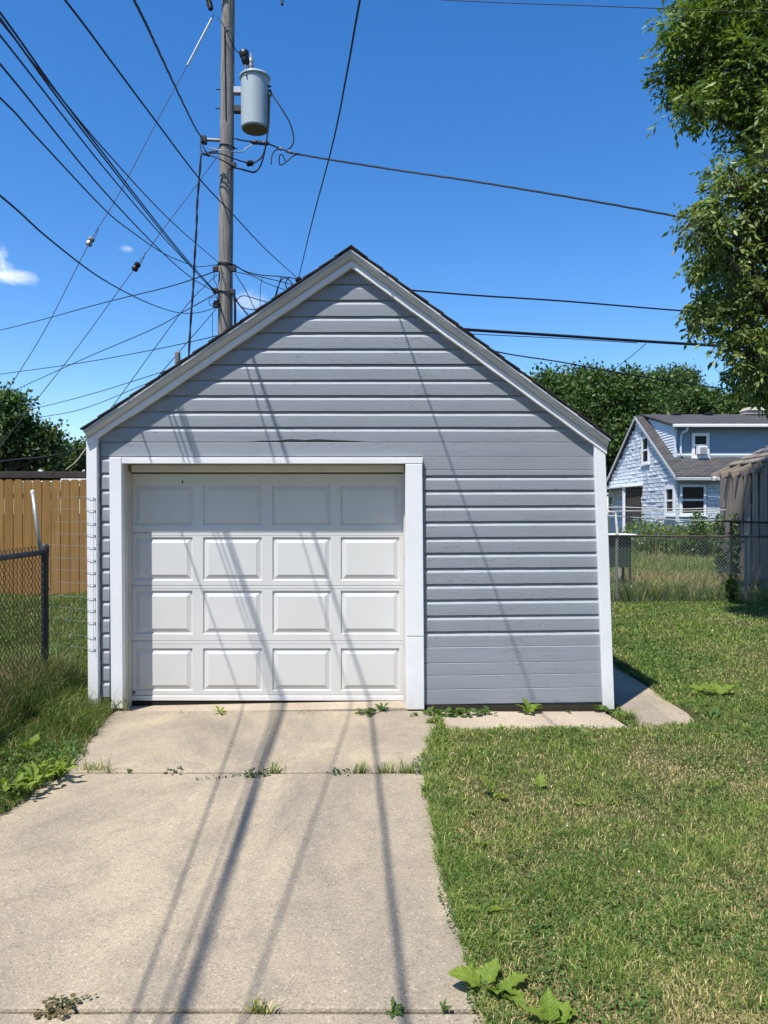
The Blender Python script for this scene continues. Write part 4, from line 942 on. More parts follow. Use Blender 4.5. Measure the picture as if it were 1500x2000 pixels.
window(30.13, 31.15, 1.62, 2.80, HX0+0.03, 'x', hs_, 0.14)
window(38.05, 38.95, 1.5, 2.75, HX0+0.03, 'x', hs_, 0.12)
dw = window(px(1350, DY), px(1384, DY), pz(894, DY), pz(846, DY), DY-0.03, 'y', dm.parent, 0.12)
ac = MB().box(px(1358, DY), px(1375.5, DY), DY-0.35, DY-0.05, pz(888, DY), pz(872.5, DY)).build('window_air_conditioner', 'white_window', None, bevel=0.015); tag(ac, 'white window air conditioner sticking out of the dormer window', 'air conditioner')
MB().box(px(1360.5, DY), px(1373, DY), DY-0.362, DY-0.352, pz(885.5, DY), pz(875, DY)).build('grille', 'curtain', ac)
# porch awning and lattice at the gable
aw = MB().prism([(HX0+.03, 38.9, 2.92), (HX0+.03, 33.8, 2.92), (HX0-0.9, 33.8, 2.84), (HX0-0.9, 38.9, 2.84)], (0, 0, 0.06)).build('porch_awning', 'white_window', hs_)
for i in range(6): MB().box(HX0-0.72+0.125*i, HX0-0.72+0.125*i+0.10, 34.0, 34.03, 0.8, 2.83).build('lattice_board', 'lattice_brown', hs_)
for X, Y in ((HX0-0.85, 33.9), (HX0-0.85, 38.6)): MB().box(X, X+.1, Y, Y+.1, 0, 2.83).build('porch_post', 'white_window', hs_)
# chimney, vents
CY = HM
ch = MB().box(px(1452, CY), px(1485, CY), CY-0.35, CY+0.35, HR-0.3, pz(803, CY)).build('chimney', 'cream_stone', hs_)
MB().hexa([(px(1451, CY), CY-.4, pz(803, CY)), (px(1486, CY), CY-.4, pz(803, CY)), (px(1486, CY), CY+.4, pz(803, CY)), (px(1451, CY), CY+.4, pz(803, CY)), (px(1456, CY), CY-.3, pz(797, CY)), (px(1482, CY), CY-.3, pz(797, CY)), (px(1482, CY), CY+.3, pz(797, CY)), (px(1456, CY), CY+.3, pz(797, CY))]).build('chimney_cap', 'cream_stone', ch)
MB().box(px(1449, CY), px(1486, CY), CY-.43, CY+.43, pz(815, CY)-.02, pz(811, CY)).build('flashing', 'black_plastic', ch)
for xp in (1320, 1383, 1500): MB().lathe((px(xp, HM-.3), HM-.3, HR+.0), [(0.2, 0), (0.22, 0.12), (0.1, 0.17)], 12).build('roof_vent', 'black_plastic', hs_)
MB().tube([(px(1437, 33.6), 33.6, 5.8), (px(1437, 33.6), 33.6, pz(817, 33.6))], 0.055, 10).build('vent_pipe', 'white_pvc', hs_)

# ------------------------------------------------------------------ weathered shed (its eave wall faces the garage side)
SX = 8.0; SZ = EYE+0.109*SX
def sy(x): return FPX*SX/(x-750.0)
sh = empty('shed', (9.5, 16.5, 0)); tag(sh, 'weathered brown plank shed with bare rafter tails near the stone house', 'shed')
xb = [1406, 1431, 1444.5, 1453, 1469, 1484, 1500, 1517, 1535]
for i in range(len(xb)-1):
    y1, y0 = sy(xb[i])-0.006, sy(xb[i+1])+0.006; t = 0.09 if i in (0, 2, 3, 4) else 0.02
    MB().hexa([(SX, y0, 0), (SX+.03, y0, 0), (SX+.03, y1, 0), (SX, y1, 0), (SX-.004*(i % 2), y0+t, SZ), (SX+.03, y0+t, SZ), (SX+.03, y1, SZ), (SX-.004*(i % 2), y1, SZ)]).build('plank', 'shed_wood', sh)
yn, yf_ = sy(1535), sy(1406)
MB().box(SX+.04, SX+.06, yn+.02, yf_-.02, 0, SZ-.01).build('backing', 'dark_interior', sh)
MB().box(SX+.07, SX+3.0, yn+.02, yn+.06, 0, SZ).build('end_wall', 'shed_wood', sh)
MB().box(SX+.07, SX+3.0, yf_-.06, yf_-.02, 0, SZ).build('end_wall', 'shed_wood', sh)
sl_ = 0.47
for i, xr_ in enumerate((1404, 1424, 1445, 1464, 1487, 1512)):
    Y = sy(xr_); X0 = SX-0.16; L = 3.2
    MB().prism([(X0, Y, SZ-.02-.16*sl_), (X0+L, Y, SZ-.02-.16*sl_+sl_*L), (X0+L, Y, SZ+.11-.16*sl_+sl_*L), (X0, Y, SZ+.11-.16*sl_)], (0, 0.05, 0)).build('rafter', 'rafter_wood', sh)
for i in range(9):
    X0 = SX+0.25+i*0.31
    MB().prism([(X0, yn-.1, SZ+.115+(X0-SX)*sl_), (X0+.2, yn-.1, SZ+.115+(X0+.2-SX)*sl_), (X0+.2, yn-.1, SZ+.14+(X0+.2-SX)*sl_), (X0, yn-.1, SZ+.14+(X0-SX)*sl_)], (0, yf_-yn+.3, 0)).build('roof_board', 'shed_wood', sh)
MB().box(SX-.02, SX-.004, yn, yf_, SZ-.015, SZ+.05).build('top_plate', 'shed_wood', sh)
MB().lathe((SX-0.1, sy(1403), SZ-.12), [(0.05, 0), (0.06, .06), (0.03, .10)], 10).build('flood_lamp', 'white_pvc', sh)

# clothes lines
for lab, q in (('upper white clothes line of the close pair in front of the shed', ((1150, 995, 17), (1205, 990.5, 17), (1310, 994, 17.4), (1380, 992.5, 17.8), (1500, 985, 18.5), (1640, 975, 19))),
               ('lower white clothes line of the close pair in front of the shed', ((1150, 1001, 17), (1225, 998, 17), (1310, 999, 17.4), (1390, 997, 17.8), (1500, 991.5, 18.5), (1640, 984, 19))),
               ('lowest sagging white clothes line above the wildflowers', ((1150, 1004, 17), (1205, 1008, 17), (1260, 1012, 17.2), (1350, 1016, 17.6), (1420, 1015.5, 18), (1500, 1012.5, 18.5), (1640, 1006, 19)))):
    wire('clothes_line', lab, W3(*q), 0.0085, 'white_line', 'clothes line', 'white clothes lines')
tp = empty('clothes_pole', (px(1207, 17), 17, 0.05)); tag(tp, 'leaning white clothes line pole beside the right corner board', 'pole')
MB().tube([(px(1209, 17), 17, 0.0), (px(1206, 17), 17, pz(1044, 17)), (px(1202.5, 17), 17, pz(1003, 17))], 0.025, 8).build('pole_shaft', 'white_pvc', tp)
MB().tube([(px(1150, 17), 17, pz(988, 17)), (px(1204, 17), 17, pz(1003, 17))], 0.02, 8).build('cross_arm', 'white_pvc', tp)
bn = empty('garden_cabinet', (px(1205, 16), 16, 0.05)); tag(bn, 'white topped dark green garden cabinet partly hidden by the garage corner', 'cabinet')
MB().box(px(1165, 16), px(1232, 16), 15.6, 16.3, pz(1046, 16), pz(1042.5, 16)).build('table_top', 'white_pvc', bn, bevel=0.008)
MB().box(px(1168, 16), px(1224, 16), 15.7, 16.2, 0.62, pz(1046.5, 16)).build('cabinet', 'bin_green', bn, bevel=0.01)
for X, Y in ((1170, 15.72), (1222, 15.72), (1170, 16.18), (1222, 16.18)): MB().box(px(X, 16)-.02, px(X, 16)+.02, Y-.02, Y+.02, 0, 0.62).build('leg', 'dark_steel', bn)

# ------------------------------------------------------------------ grass
def blade_mesh(name, X, Y, Z, h, w, lean, colr, mat_='grass_blade'):
    n = len(X); az = rng.uniform(0, 2*np.pi, n); ba = rng.uniform(0, 2*np.pi, n)
    d = np.stack([np.cos(ba), np.sin(ba), np.zeros(n)], 1); s = np.stack([np.cos(az), np.sin(az), np.zeros(n)], 1)
    b = np.stack([X, Y, Z], 1); up = np.array([0, 0, 1.0]); hh = h[:, None]; ww = w[:, None]; ll = lean[:, None]
    mid = b+up*hh*0.55+d*ll*hh*0.32; tip = b+up*hh*(1-0.35*ll**2)+d*ll*hh
    v = np.stack([b-s*ww*0.5, b+s*ww*0.5, mid+s*ww*0.42, mid-s*ww*0.42, tip], 1).reshape(-1, 3)
    i = (np.arange(n)*5)[:, None]
    t = np.concatenate([i+np.array([[0, 1, 2]]), i+np.array([[0, 2, 3]]), i+np.array([[3, 2, 4]])]).astype(np.int32)
    c = np.repeat(colr, 5, axis=0)
    return fast_mesh(name, v, t, c, [mat_])
GREEN = np.array([0.100, 0.152, 0.032]); LIME = np.array([0.190, 0.232, 0.058]); STRAW = np.array([0.43, 0.35, 0.18]); DARK = np.array([0.042, 0.088, 0.018])
def tints(n, dry, lime):
    u = rng.uniform(0, 1, n); base = GREEN+(DARK-GREEN)*rng.uniform(0, 1, (n, 1))
    c = np.where((u < lime)[:, None], LIME, base)
    c = np.where((rng.uniform(0, 1, n) < dry)[:, None], STRAW*rng.uniform(0.55, 1.1, (n, 1)), c)
    return c*rng.uniform(0.9, 2.05, (n, 1))
def scatter(x0, x1, y0, y1, dens, keep):
    """random points, density a function of depth, kept where keep(x, y)"""
    n = int((x1-x0)*(y1-y0)*dens(y0)); X = rng.uniform(x0, x1, n); Y = rng.uniform(y0, y1, n)
    k = (rng.uniform(0, 1, n) < dens(Y)/dens(y0)) & keep(X, Y)
    return X[k], Y[k]
re_y = np.array([1.0, 2.6, 3.5, 4.5, 5.2, 5.7, 6.05, 6.3, 6.8]); re_x = np.array([.35, .34, .30, .27, .235, .30, .40, .44, .45])
le_y = np.array([1.0, 2.6, 4.375, 5.2, 6.0, 6.7, 7.2]); le_x = np.array([-2.35, -2.33, -2.19, -2.14, -2.26, -2.36, -2.42])
def edge_noise(y, s): return 0.07*(fbm(y*3.1, y*0+s, 1.0, 31)-0.5)+0.035*(vnoise(y*17, y*0+s, 1.0, 33)-0.5)
def lawn_keep(X, Y):
    k = X > np.interp(Y, re_y, re_x)+edge_noise(Y, 1)
    fr = 6.215+0.05*(fbm(X*3, Y*0, 1.2, 44)-0.5)+0.03*(vnoise(X*16, Y*0, 1, 45)-0.5)
    g = (Y > fr) & (Y < 6.76) & (X > 0.495) & (X < 2.01-(Y-6.2)*0.12)
    s2 = (X > 2.10+0.02*np.sin(Y*9)) & (X < 2.63+0.04*np.sin(Y*5)) & (Y > 6.33+0.03*np.sin(X*30)) & (Y < 12.9)
    b = (Y > 6.72) & (X < 2.045)
    return k & ~g & ~s2 & ~b & (X < 0.5*Y+1.3)
def dryness(X, Y):
    d = 0.25+0.65*np.clip((fbm(X, Y, 0.95, 71)-0.44)*4.2, 0, 1)
    d = d+0.25*np.clip((X-1.0)/1.5, 0, 1)*np.clip((5.5-Y)/2.5, 0, 1)*fbm(X, Y, 2.5, 77)
    return d*np.interp(Y, [0, 5.5, 6.6, 20], [1, 0.85, 0.35, 0.35])*np.clip((X-np.interp(Y, re_y, re_x))/0.5+0.35, 0.35, 1)
X, Y = scatter(0.15, 8.7, 2.1, 14.6, lambda y: 42000*np.clip(2.4/np.asarray(y), 0, 1)**1.9, lawn_keep)
dr = dryness(X, Y); n = len(X)
near_edge = np.clip(1-(X-np.interp(Y, re_y, re_x))/0.25, 0, 1)*(Y < 6.3)
tuf = np.clip((fbm(X, Y, 4.5, 13)-0.45)*4, 0, 1); h = rng.uniform(0.014, 0.046, n)*(0.7+0.6*fbm(X, Y, 2.0, 12)+0.75*tuf)*(1-0.4*np.clip(dr, 0, 1))*(1+0.45*near_edge)
w = rng.uniform(0.0020, 0.0046, n)*np.clip(Y/4.5, 1, 3.0)
c = tints(n, np.clip(dr*(1-0.6*tuf), 0, .85), 0.25+0.3*fbm(X, Y, 1.1, 15))*(0.88+0.3*fbm(X, Y, 0.9, 16))[:, None]
g_o = link(bpy.data.objects.new('lawn_grass', blade_mesh('lawn_grass', X, Y, turf_z(X, Y)-0.004, h, w, rng.uniform(0.2, 1.5, n), c)))
tag(g_o, 'short patchy green and straw coloured lawn grass right of the driveway', 'grass', kind='stuff')
# left bank
def bank_keep(X, Y):
    k = X < np.interp(Y, le_y, le_x)+edge_noise(Y, 9)*1.3
    return k & ~((Y > 6.74) & (X > -2.635)) & (X > -0.5*Y-1.2)
X, Y = scatter(-7.2, -1.9, 2.3, 11.55, lambda y: 26000*np.clip(3.5/np.asarray(y), 0, 1)**1.7, bank_keep)
n = len(X); edge = np.clip((np.interp(Y, le_y, le_x)-X)/0.35, 0.0, 1.0); wild = sstep(-2.75, -3.1, X)*(Y < 7.3)
tall = fbm(X, Y, 1.6, 92)
h = rng.uniform(0.04, 0.14, n)*(0.6+0.5*edge+0.7*wild)*(0.45+1.1*tall)
h = np.where(Y > 7.2, h*0.75, h)
h = np.where((X > -3.0) & (Y > 5.9) & (Y < 7.2), h*(1.3+0.9*fbm(X, Y, 5, 99)), h)
back = (Y > 7.5)
dry = np.where(wild > 0.5, 0.42, 0.07+0.1*fbm(X, Y, 1.4, 95)); dry = np.where(back, 0.15+0.5*np.clip(fbm(X, Y, 0.8, 96)-0.35, 0, 1), dry)
w = rng.uniform(0.0026, 0.0055, n)*np.clip(Y/5.5, 1, 2.2)
c = tints(n, dry*0.8, 0.26)*0.78
g_o = link(bpy.data.objects.new('bank_grass', blade_mesh('bank_grass', X, Y, turf_z(X, Y)-0.01, h, w, rng.uniform(0.2, 1.2, n), c)))
tag(g_o, 'long green grass on the bank left of the driveway', 'grass', kind='stuff')
# tall dry stems along the left fence
X = rng.uniform(-3.6, -2.85, 4200); Y = rng.uniform(3.6, 7.0, 4200); n = len(X)
k_ = X > -0.5*Y-0.8; X, Y = X[k_], Y[k_]; n = len(X)
c = tints(n, np.full(n, 0.6), 0.25)*0.55
g_o = link(bpy.data.objects.new('fence_weeds', blade_mesh('fence_weeds', X, Y, turf_z(X, Y)-0.01, rng.uniform(0.12, 0.40, n)*(0.55+0.8*fbm(X, Y, 2.0, 55)), rng.uniform(0.002, 0.005, n), rng.uniform(0.1, 0.7, n), c)))
tag(g_o, 'tall dry brown stems growing through the left chain link fence', 'grass', kind='stuff')
# meadow behind the right fence
def field_keep(X, Y): return (X < 0.5*Y+2.5)
X, Y = scatter(2.2, 17.5, 14.3, 30.0, lambda y: 720*np.clip(15/np.asarray(y), 0, 1)**1.2, field_keep); n = len(X)
pat = fbm(X, Y, 0.33, 61); band = np.exp(-((Y-16.8)/1.2)**2)
dry = np.clip(0.18+0.7*band+0.8*np.clip(pat-0.48, 0, 1), 0, 0.85)
h = rng.uniform(0.12, 0.42, n)*(0.5+0.9*fbm(X, Y, 0.6, 62))*(1+0.25*(Y > 19))
c = tints(n, dry, 0.25)*np.where(dry > 0.5, 0.8, 0.95)[:, None]
g_o = link(bpy.data.objects.new('meadow_grass', blade_mesh('meadow_grass', X, Y, turf_z(X, Y)-0.01, h, rng.uniform(0.008, 0.018, n), rng.uniform(0.1, 0.9, n), c)))
tag(g_o, 'tall unmown meadow grass with tan patches behind the right fence', 'grass', kind='stuff')

# small round leaves: clover and creeping weeds in the turf
def disc_leaves(name, X, Y, Z, r, colr, tilt=0.5):
    n = len(X); a0 = rng.uniform(0, 2*np.pi, n); nx_ = rng.normal(0, tilt, n); ny_ = rng.normal(0, tilt, n)
    ang = np.array([0, 1.25, 2.5, 3.78, 5.03])
    A = a0[:, None]+ang[None, :]; rr = r[:, None]*np.array([1.0, .8, .9, .9, .8])[None, :]
    dx = np.cos(A)*rr; dy = np.sin(A)*rr; dz_ = dx*nx_[:, None]+dy*ny_[:, None]
    v = np.stack([X[:, None]+dx, Y[:, None]+dy, Z[:, None]+dz_], 2).reshape(-1, 3); i = (np.arange(n)*5)[:, None]
    t = np.concatenate([i+np.array([[0, 1, 2]]), i+np.array([[0, 2, 3]]), i+np.array([[0, 3, 4]])])
    return fast_mesh(name, v, t, np.repeat(colr, 5, axis=0), ['grass_blade'])
def clover(name, label, x0, x1, y0, y1, dens, keep, zlo, zhi, patch, seed, rad=(0.004, 0.011)):
    X, Y = scatter(x0, x1, y0, y1, dens, lambda a, b: keep(a, b) & (fbm(a, b, 1.7, seed) > patch)); n = len(X)
    c = (np.array([0.060, 0.128, 0.030])+rng.uniform(0, 1, (n, 1))*np.array([0.05, 0.065, 0.012]))*rng.uniform(0.65, 1.25, (n, 1))
    o = link(bpy.data.objects.new(name, disc_leaves(name, X, Y, turf_z(X, Y)+rng.uniform(zlo, zhi, n), rng.uniform(*rad, n)*np.clip(Y/4.5, 1, 2.2), c)))
    tag(o, label, 'ground cover', kind='stuff')
clover('lawn_clover', 'patches of small round clover leaves in the lawn', 0.15, 8.7, 2.1, 14.5, lambda y: 5200*np.clip(3.2/np.asarray(y), 0, 1)**1.5, lawn_keep, 0.008, 0.034, 0.53, 81, (0.0035, 0.0085))
clover('bank_clover', 'low round weed leaves on the bank by the driveway', -4.2, -1.9, 2.3, 9.0, lambda y: 3600*np.clip(4/np.asarray(y), 0, 1)**1.4, bank_keep, 0.03, 0.10, 0.52, 84, (0.004, 0.011))
# edges of the slabs: creeping leaves spilling over the concrete
def spill_keep(X, Y):
    e = np.interp(Y, re_y, re_x); l = np.interp(Y, le_y, le_x)
    return ((X > e-0.07*fbm(Y*4, X*0, 1, 3)) & (X < e+0.12) & (Y < 6.15)) | ((X < l+0.06*fbm(Y*4, X*0, 1, 4)) & (X > l-0.12) & (Y < 6.7))
clover('edge_creeper', 'creeping leaves spilling over the driveway edges', -2.6, 0.7, 2.3, 6.7, lambda y: 5500+0*np.asarray(y), spill_keep, 0.004, 0.035, 0.50, 87, (0.003, 0.008))
# clover blossoms
X, Y = scatter(0.4, 5.5, 3.2, 11.5, lambda y: 4+0*np.asarray(y), lambda a, b: lawn_keep(a, b) & (fbm(a, b, 1.1, 81) > 0.5)); n = len(X)
V = []; T = []
for x_, y_ in zip(X, Y):
    z_ = float(ground_z(x_, y_))+random.uniform(.035, .07); r_ = random.uniform(.003, .006); b_ = len(V)
    V += [(x_+r_, y_, z_), (x_-r_, y_, z_), (x_, y_+r_, z_), (x_, y_-r_, z_), (x_, y_, z_+r_), (x_, y_, z_-r_)]
    T += [(b_+a, b_+b, b_+c_) for a, b, c_ in ((0, 2, 4), (2, 1, 4), (1, 3, 4), (3, 0, 4), (2, 0, 5), (1, 2, 5), (3, 1, 5), (0, 3, 5))]
o = mesh_part('clover_blossoms', V, T, 'white_pvc', None); tag(o, 'tiny white clover blossoms dotted over the lawn', 'flowers')

# ------------------------------------------------------------------ weeds with real leaves
def leaf_mesh(name, prof, wavy, curl, nu=16, seed=0, cup=0.18):
    """leaf of unit length along +X with stalk, midrib fold, quilted veins and a wavy margin"""
    mb = MB(); nvv = 9
    for i in range(nu+1):
        t = i/nu; wd = np.interp(t, [p[0] for p in prof], [p[1] for p in prof])*(1+wavy*(0.6*math.sin(t*15+seed)+0.4*math.sin(t*8+2*seed))*(0.2 < t < .97))
        x = t*math.cos(curl*t*0.5); z0 = -math.sin(curl*t)*0.35*t+0.25*t*(1-t)
        for j in range(nvv):
            s_ = (j-(nvv-1)/2)/((nvv-1)/2)
            ruf = 0.9*wavy*wd*math.sin(i*1.7+s_*2.0+seed*1.3)*s_*s_+0.06*wd*math.cos((i-abs(s_)*3.0)*2.1)*min(1, abs(s_)*3)
            mb.v.append((x-0.10*wd*abs(s_), s_*wd*(1-0.06*math.sin(i*1.1+seed)), z0+(1-math.cos(abs(s_)*1.3))*wd*cup*2.2+ruf))
    for i in range(nu):
        for j in range(nvv-1): mb.f.append((i*nvv+j, i*nvv+j+1, (i+1)*nvv+j+1, (i+1)*nvv+j))
    return mb.mesh(name, True)
BROAD = [(0, .012), (.20, .014), (.25, .12), (.31, .24), (.42, .30), (.6, .28), (.78, .21), (.9, .13), (.97, .06), (1, .012)]
LANCE = [(0, .015), (.15, .03), (.35, .11), (.6, .155), (.8, .11), (1, .004)]
LOBED = [(0, .012), (.15, .03), (.28, .11), (.36, .05), (.48, .16), (.57, .07), (.7, .19), (.8, .10), (.9, .12), (1, .004)]
ROUND = [(0, .012), (.35, .015), (.45, .22), (.6, .31), (.8, .29), (.94, .15), (1, .01)]
LM = {}
for nm, pr, wv, cu in (('broad', BROAD, 0.16, 0.9), ('lance', LANCE, 0.07, 0.8), ('lobed', LOBED, 0.05, 0.9), ('round', ROUND, 0.06, 0.5)):
    for mt in ('bright_leaf', 'mid_leaf', 'dark_leaf', 'dry_leaf'):
        for q in range(2):
            me = leaf_mesh('leaf', pr, wv, cu*(1 if q == 0 else 0.4), seed=q*3+1); me.materials.append(M[mt]); LM[nm, mt, q] = me
def weed_plant(name, label, x, y, leaves, kind, mt, group=None, z=None, Yd=None):
    """leaves: (azimuth deg, pitch deg, length m[, dx, dy])"""
    Y = Yd if Yd else FPX*EYE/(y-1000.0); X = px(x, Y); zz = float(turf_z(X, Y)) if z is None else z
    root = empty(name, (X, Y, zz)); tag(root, label, 'weed', group)
    for i, lf_ in enumerate(leaves):
        az, pt, L = lf_[:3]; o = bpy.data.objects.new('leaf', LM[kind, mt, i % 2]); link(o, root)
        o.location = (lf_[3] if len(lf_) > 3 else 0, lf_[4] if len(lf_) > 4 else 0, 0); o.rotation_euler = (R(random.uniform(-18, 18)), R(-pt), R(az)); o.scale = (L, L, L)
    st = MB().tube([(X, Y, zz-0.01), (X, Y, zz+0.02)], 0.004, 5).build('stem', mt, root)
    return root
def fan(n, l0, l1, p0=15, p1=60, sp=0.0, a0=0, a1=360):
    return [(random.uniform(a0, a1), random.uniform(p0, p1), random.uniform(l0, l1), random.uniform(-sp, sp), random.uniform(-sp, sp)) for _ in range(n)]
weed_plant('burdock_weed', 'pair of upright bright leaves standing in the lawn, one tall and one low', 962, 1562, [(150, 72, 0.18), (300, 38, 0.11, .03, -.01), (40, 35, 0.07)], 'broad', 'bright_leaf')
weed_plant('burdock_weed', 'single small upright bright leaf in the lawn', 1056, 1550, [(80, 78, 0.115)], 'broad', 'bright_leaf')
weed_plant('burdock_weed', 'large pale green leaf reaching out over the concrete edge', 952, 1935, [(178, 38, 0.165), (60, 45, 0.12), (330, 28, 0.13), (285, 32, 0.11), (110, 40, 0.10), (20, 30, .12, .05, -.02), (300, 25, .12, .06, -.03)], 'broad', 'bright_leaf')
weed_plant('burdock_weed', 'bright broad leaves rising beside the nearest slab joint', 1075, 2010, [(160, 45, 0.11), (90, 75, 0.12), (20, 35, 0.12), (250, 25, 0.10), (320, 30, 0.10), (60, 50, .09, .04, 0)], 'broad', 'bright_leaf')
weed_plant('burdock_weed', 'low bright leafed weed hugging the lawn edge', 935, 1790, fan(7, .06, .11, 15, 45, .04), 'broad', 'bright_leaf')
weed_plant('dock_weed', 'bright bushy weed leaning over the left driveway edge', 92, 1522, fan(40, .07, .14, 15, 65, .11), 'lance', 'bright_leaf', Yd=4.95, z=0.06)
weed_plant('dock_weed', 'second bright weed lower down the left driveway edge', 38, 1562, fan(30, .06, .13, 15, 60, .11), 'lance', 'bright_leaf', Yd=4.75, z=0.06)
weed_plant('burdock_weed', 'yellowish wide leafed weed beyond the side path', 1405, 1365, [(170, 40, .22), (150, 30, .18, -.1, .05), (20, 30, .22), (350, 45, .18), (90, 60, .16), (200, 25, .16, -.15, 0)], 'broad', 'bright_leaf')
weed_plant('dock_weed', 'dark dock clump at the right end of the path slabs', 1388, 1405, fan(10, .08, .17, 15, 45, .06), 'lance', 'mid_leaf')
weed_plant('burdock_weed', 'light green broad leaved weed against the siding base', 1032, 1394, [(175, 50, .15), (120, 65, .15), (30, 40, .17), (0, 30, .14), (280, 40, .12), (230, 35, .10)], 'broad', 'bright_leaf', z=0.0)
for i_, (xx, nn) in enumerate(((838, 10), (862, 16), (890, 18), (918, 16), (948, 10))):
    weed_plant('creeping_weed', 'low round leaved weed in the row along the foot of the siding', xx, 1396, fan(nn, .05, .10, 8, 60, .06), 'round', 'mid_leaf', 'weeds along the siding foot', z=0.0)
weed_plant('creeping_weed', 'tiny weed sprig alone on the pale slab by the siding', 1112, 1393, fan(6, .03, .06, 15, 55, .02), 'round', 'mid_leaf', z=0.0)
weed_plant('creeping_weed', 'dark weed tucked against the right corner board foot', 1170, 1391, fan(8, .06, .11, 20, 65, .04), 'round', 'mid_leaf', z=0.0)
weed_plant('dandelion', 'dark lobed dandelion rosette at the door threshold', 716, 1393, fan(14, .08, .15, 5, 35, .01), 'lobed', 'mid_leaf', z=0.0)
weed_plant('dandelion', 'small upright weed beside the right door casing', 748, 1389, fan(8, .06, .11, 25, 70, .02), 'lobed', 'mid_leaf', z=0.0)
weed_plant('dandelion', 'small bright rosette under the closed garage door', 430, 1393, fan(9, .06, .10, 10, 50, .01), 'lobed', 'bright_leaf', z=0.0)
weed_plant('creeping_weed', 'sprout at the foot of the right door casing', 808, 1396, fan(7, .03, .06, 15, 55, .03), 'round', 'mid_leaf', z=0.0)
weed_plant('creeping_weed', 'small sprout alone in the upper slab joint', 254, 1507, fan(4, .02, .04, 15, 60), 'round', 'mid_leaf', z=-0.005)
weed_plant('creeping_weed', 'flat purslane mat in the left part of the upper slab joint', 340, 1507, fan(22, .018, .035, 8, 50, .06), 'round', 'dark_leaf', z=-0.005)
weed_plant('creeping_weed', 'flat dark purslane patch in the middle of the upper slab joint', 500, 1511, fan(40, .018, .04, 8, 50, .08), 'round', 'dark_leaf', z=-0.005)
weed_plant('creeping_weed', 'purslane patch beside the grass tufts in the upper slab joint', 662, 1508, fan(24, .018, .038, 8, 50, .06), 'round', 'dark_leaf', z=-0.005)
tr = [(random.uniform(0, 360), random.uniform(5, 45), random.uniform(.014, .026), -0.40+0.40*t+random.uniform(-.012, .012), -0.11+0.11*t+random.uniform(-.012, .012)) for t in np.linspace(0, 1, 34)]
weed_plant('creeping_weed', 'thin purslane runner trailing out onto the middle slab', 505, 1512, tr, 'round', 'dark_leaf', z=0.0)
weed_plant('creeping_weed', 'sprawling half dry weed over the nearest slab joint', 110, 1972, fan(60, .014, .034, 8, 60, .055)+[(random.uniform(0, 360), 20, .02, .04+.06*t, .02+.05*t) for t in np.linspace(0, 1, 8)], 'round', 'dry_leaf', z=0.004)
weed_plant('creeping_weed', 'green sprig among the half dry weed on the nearest joint', 122, 1966, fan(16, .016, .03, 10, 60, .04), 'round', 'dark_leaf', z=0.004)
weed_plant('dandelion', 'small dark rosette sprouting in the nearest slab joint', 767, 1974, fan(9, .035, .06, 15, 60), 'lobed', 'mid_leaf', z=-0.004)
weed_plant('dandelion', 'tiny sprout near the lawn end of the nearest slab joint', 866, 1974, fan(6, .025, .04, 20, 65), 'lobed', 'mid_leaf', z=-0.004)
for i_ in range(38):
    for _ in range(30):
        Yw = random.uniform(2.7, 9.5); Xw = random.uniform(0.4, 0.48*Yw)
        if bool(lawn_keep(np.array([Xw]), np.array([Yw]))[0]): break
    nearedge = Xw < 0.75
    sh_ = random.choice(['lobed', 'lance', 'lance']); to_ = random.choice(['mid_leaf', 'mid_leaf', 'bright_leaf' if nearedge else 'mid_leaf', 'bright_leaf'])
    lab_ = {'mid_leaf': 'green', 'bright_leaf': 'bright', 'dark_leaf': 'dark'}[to_]+(' jagged lobed' if sh_ == 'lobed' else ' smooth pointed')+' leaf rosette sunk in the mown lawn grass'
    weed_plant('dandelion', lab_, 750+Xw*FPX/Yw, 1000+EYE*FPX/Yw, fan(random.randint(6, 11), .035, .075, 8, 45, .02), sh_, to_, 'leafy rosettes in the lawn')
for i_ in range(12):
    Yw = random.uniform(4.7, 6.5); Xw = float(np.interp(Yw, le_y, le_x))-random.uniform(0.1, 0.7)
    sh_ = random.choice(['lance', 'round']); to_ = random.choice(['mid_leaf', 'bright_leaf', 'mid_leaf'])
    weed_plant('dock_weed', ('green' if to_ == 'mid_leaf' else 'bright')+(' pointed' if sh_ == 'lance' else ' rounded')+' leafy weed half hidden in the long bank grass', 750+Xw*FPX/Yw, 1500, fan(random.randint(5, 9), .07, .14, 25, 65, .03), sh_, to_, 'leafy weeds in the bank grass', Yd=Yw)
def tuft(label, x, y, n, hmin, hmax, sp, dry=0.15):
    Y0 = FPX*EYE/(y-1000.0); X0 = px(x, Y0); Xs = X0+rng.normal(0, sp, n); Ys = Y0+rng.normal(0, sp*0.35, n)
    me = blade_mesh('grass_tuft', Xs-X0, Ys-Y0, np.full(n, -0.01), rng.uniform(hmin, hmax, n), rng.uniform(.003, .006, n), rng.uniform(.3, 1.3, n), tints(n, np.full(n, dry), 0.4))
    o = link(bpy.data.objects.new('grass_tuft', me)); o.location = (X0, Y0, 0); tag(o, label, 'grass tuft')
tuft('leggy grass tuft in the middle of the upper slab joint', 538, 1508, 40, .06, .16, .03)
tuft('round grass tuft right of the purslane in the upper slab joint', 704, 1508, 60, .05, .13, .03)
tuft('grass tuft where the wide shadow crosses the upper slab joint', 755, 1508, 50, .05, .12, .03)
tuft('grass tuft at the lawn end of the upper slab joint', 795, 1508, 70, .05, .13, .03)
tuft('brownish grass tuft at the bank end of the upper slab joint', 185, 1504, 70, .04, .12, .05, .45)
tuft('few upright grass blades in the upper slab joint near the bank', 213, 1506, 12, .08, .16, .015)
tuft('wispy olive grass tuft in the nearest slab joint', 508, 1975, 46, .04, .085, .02, .35)
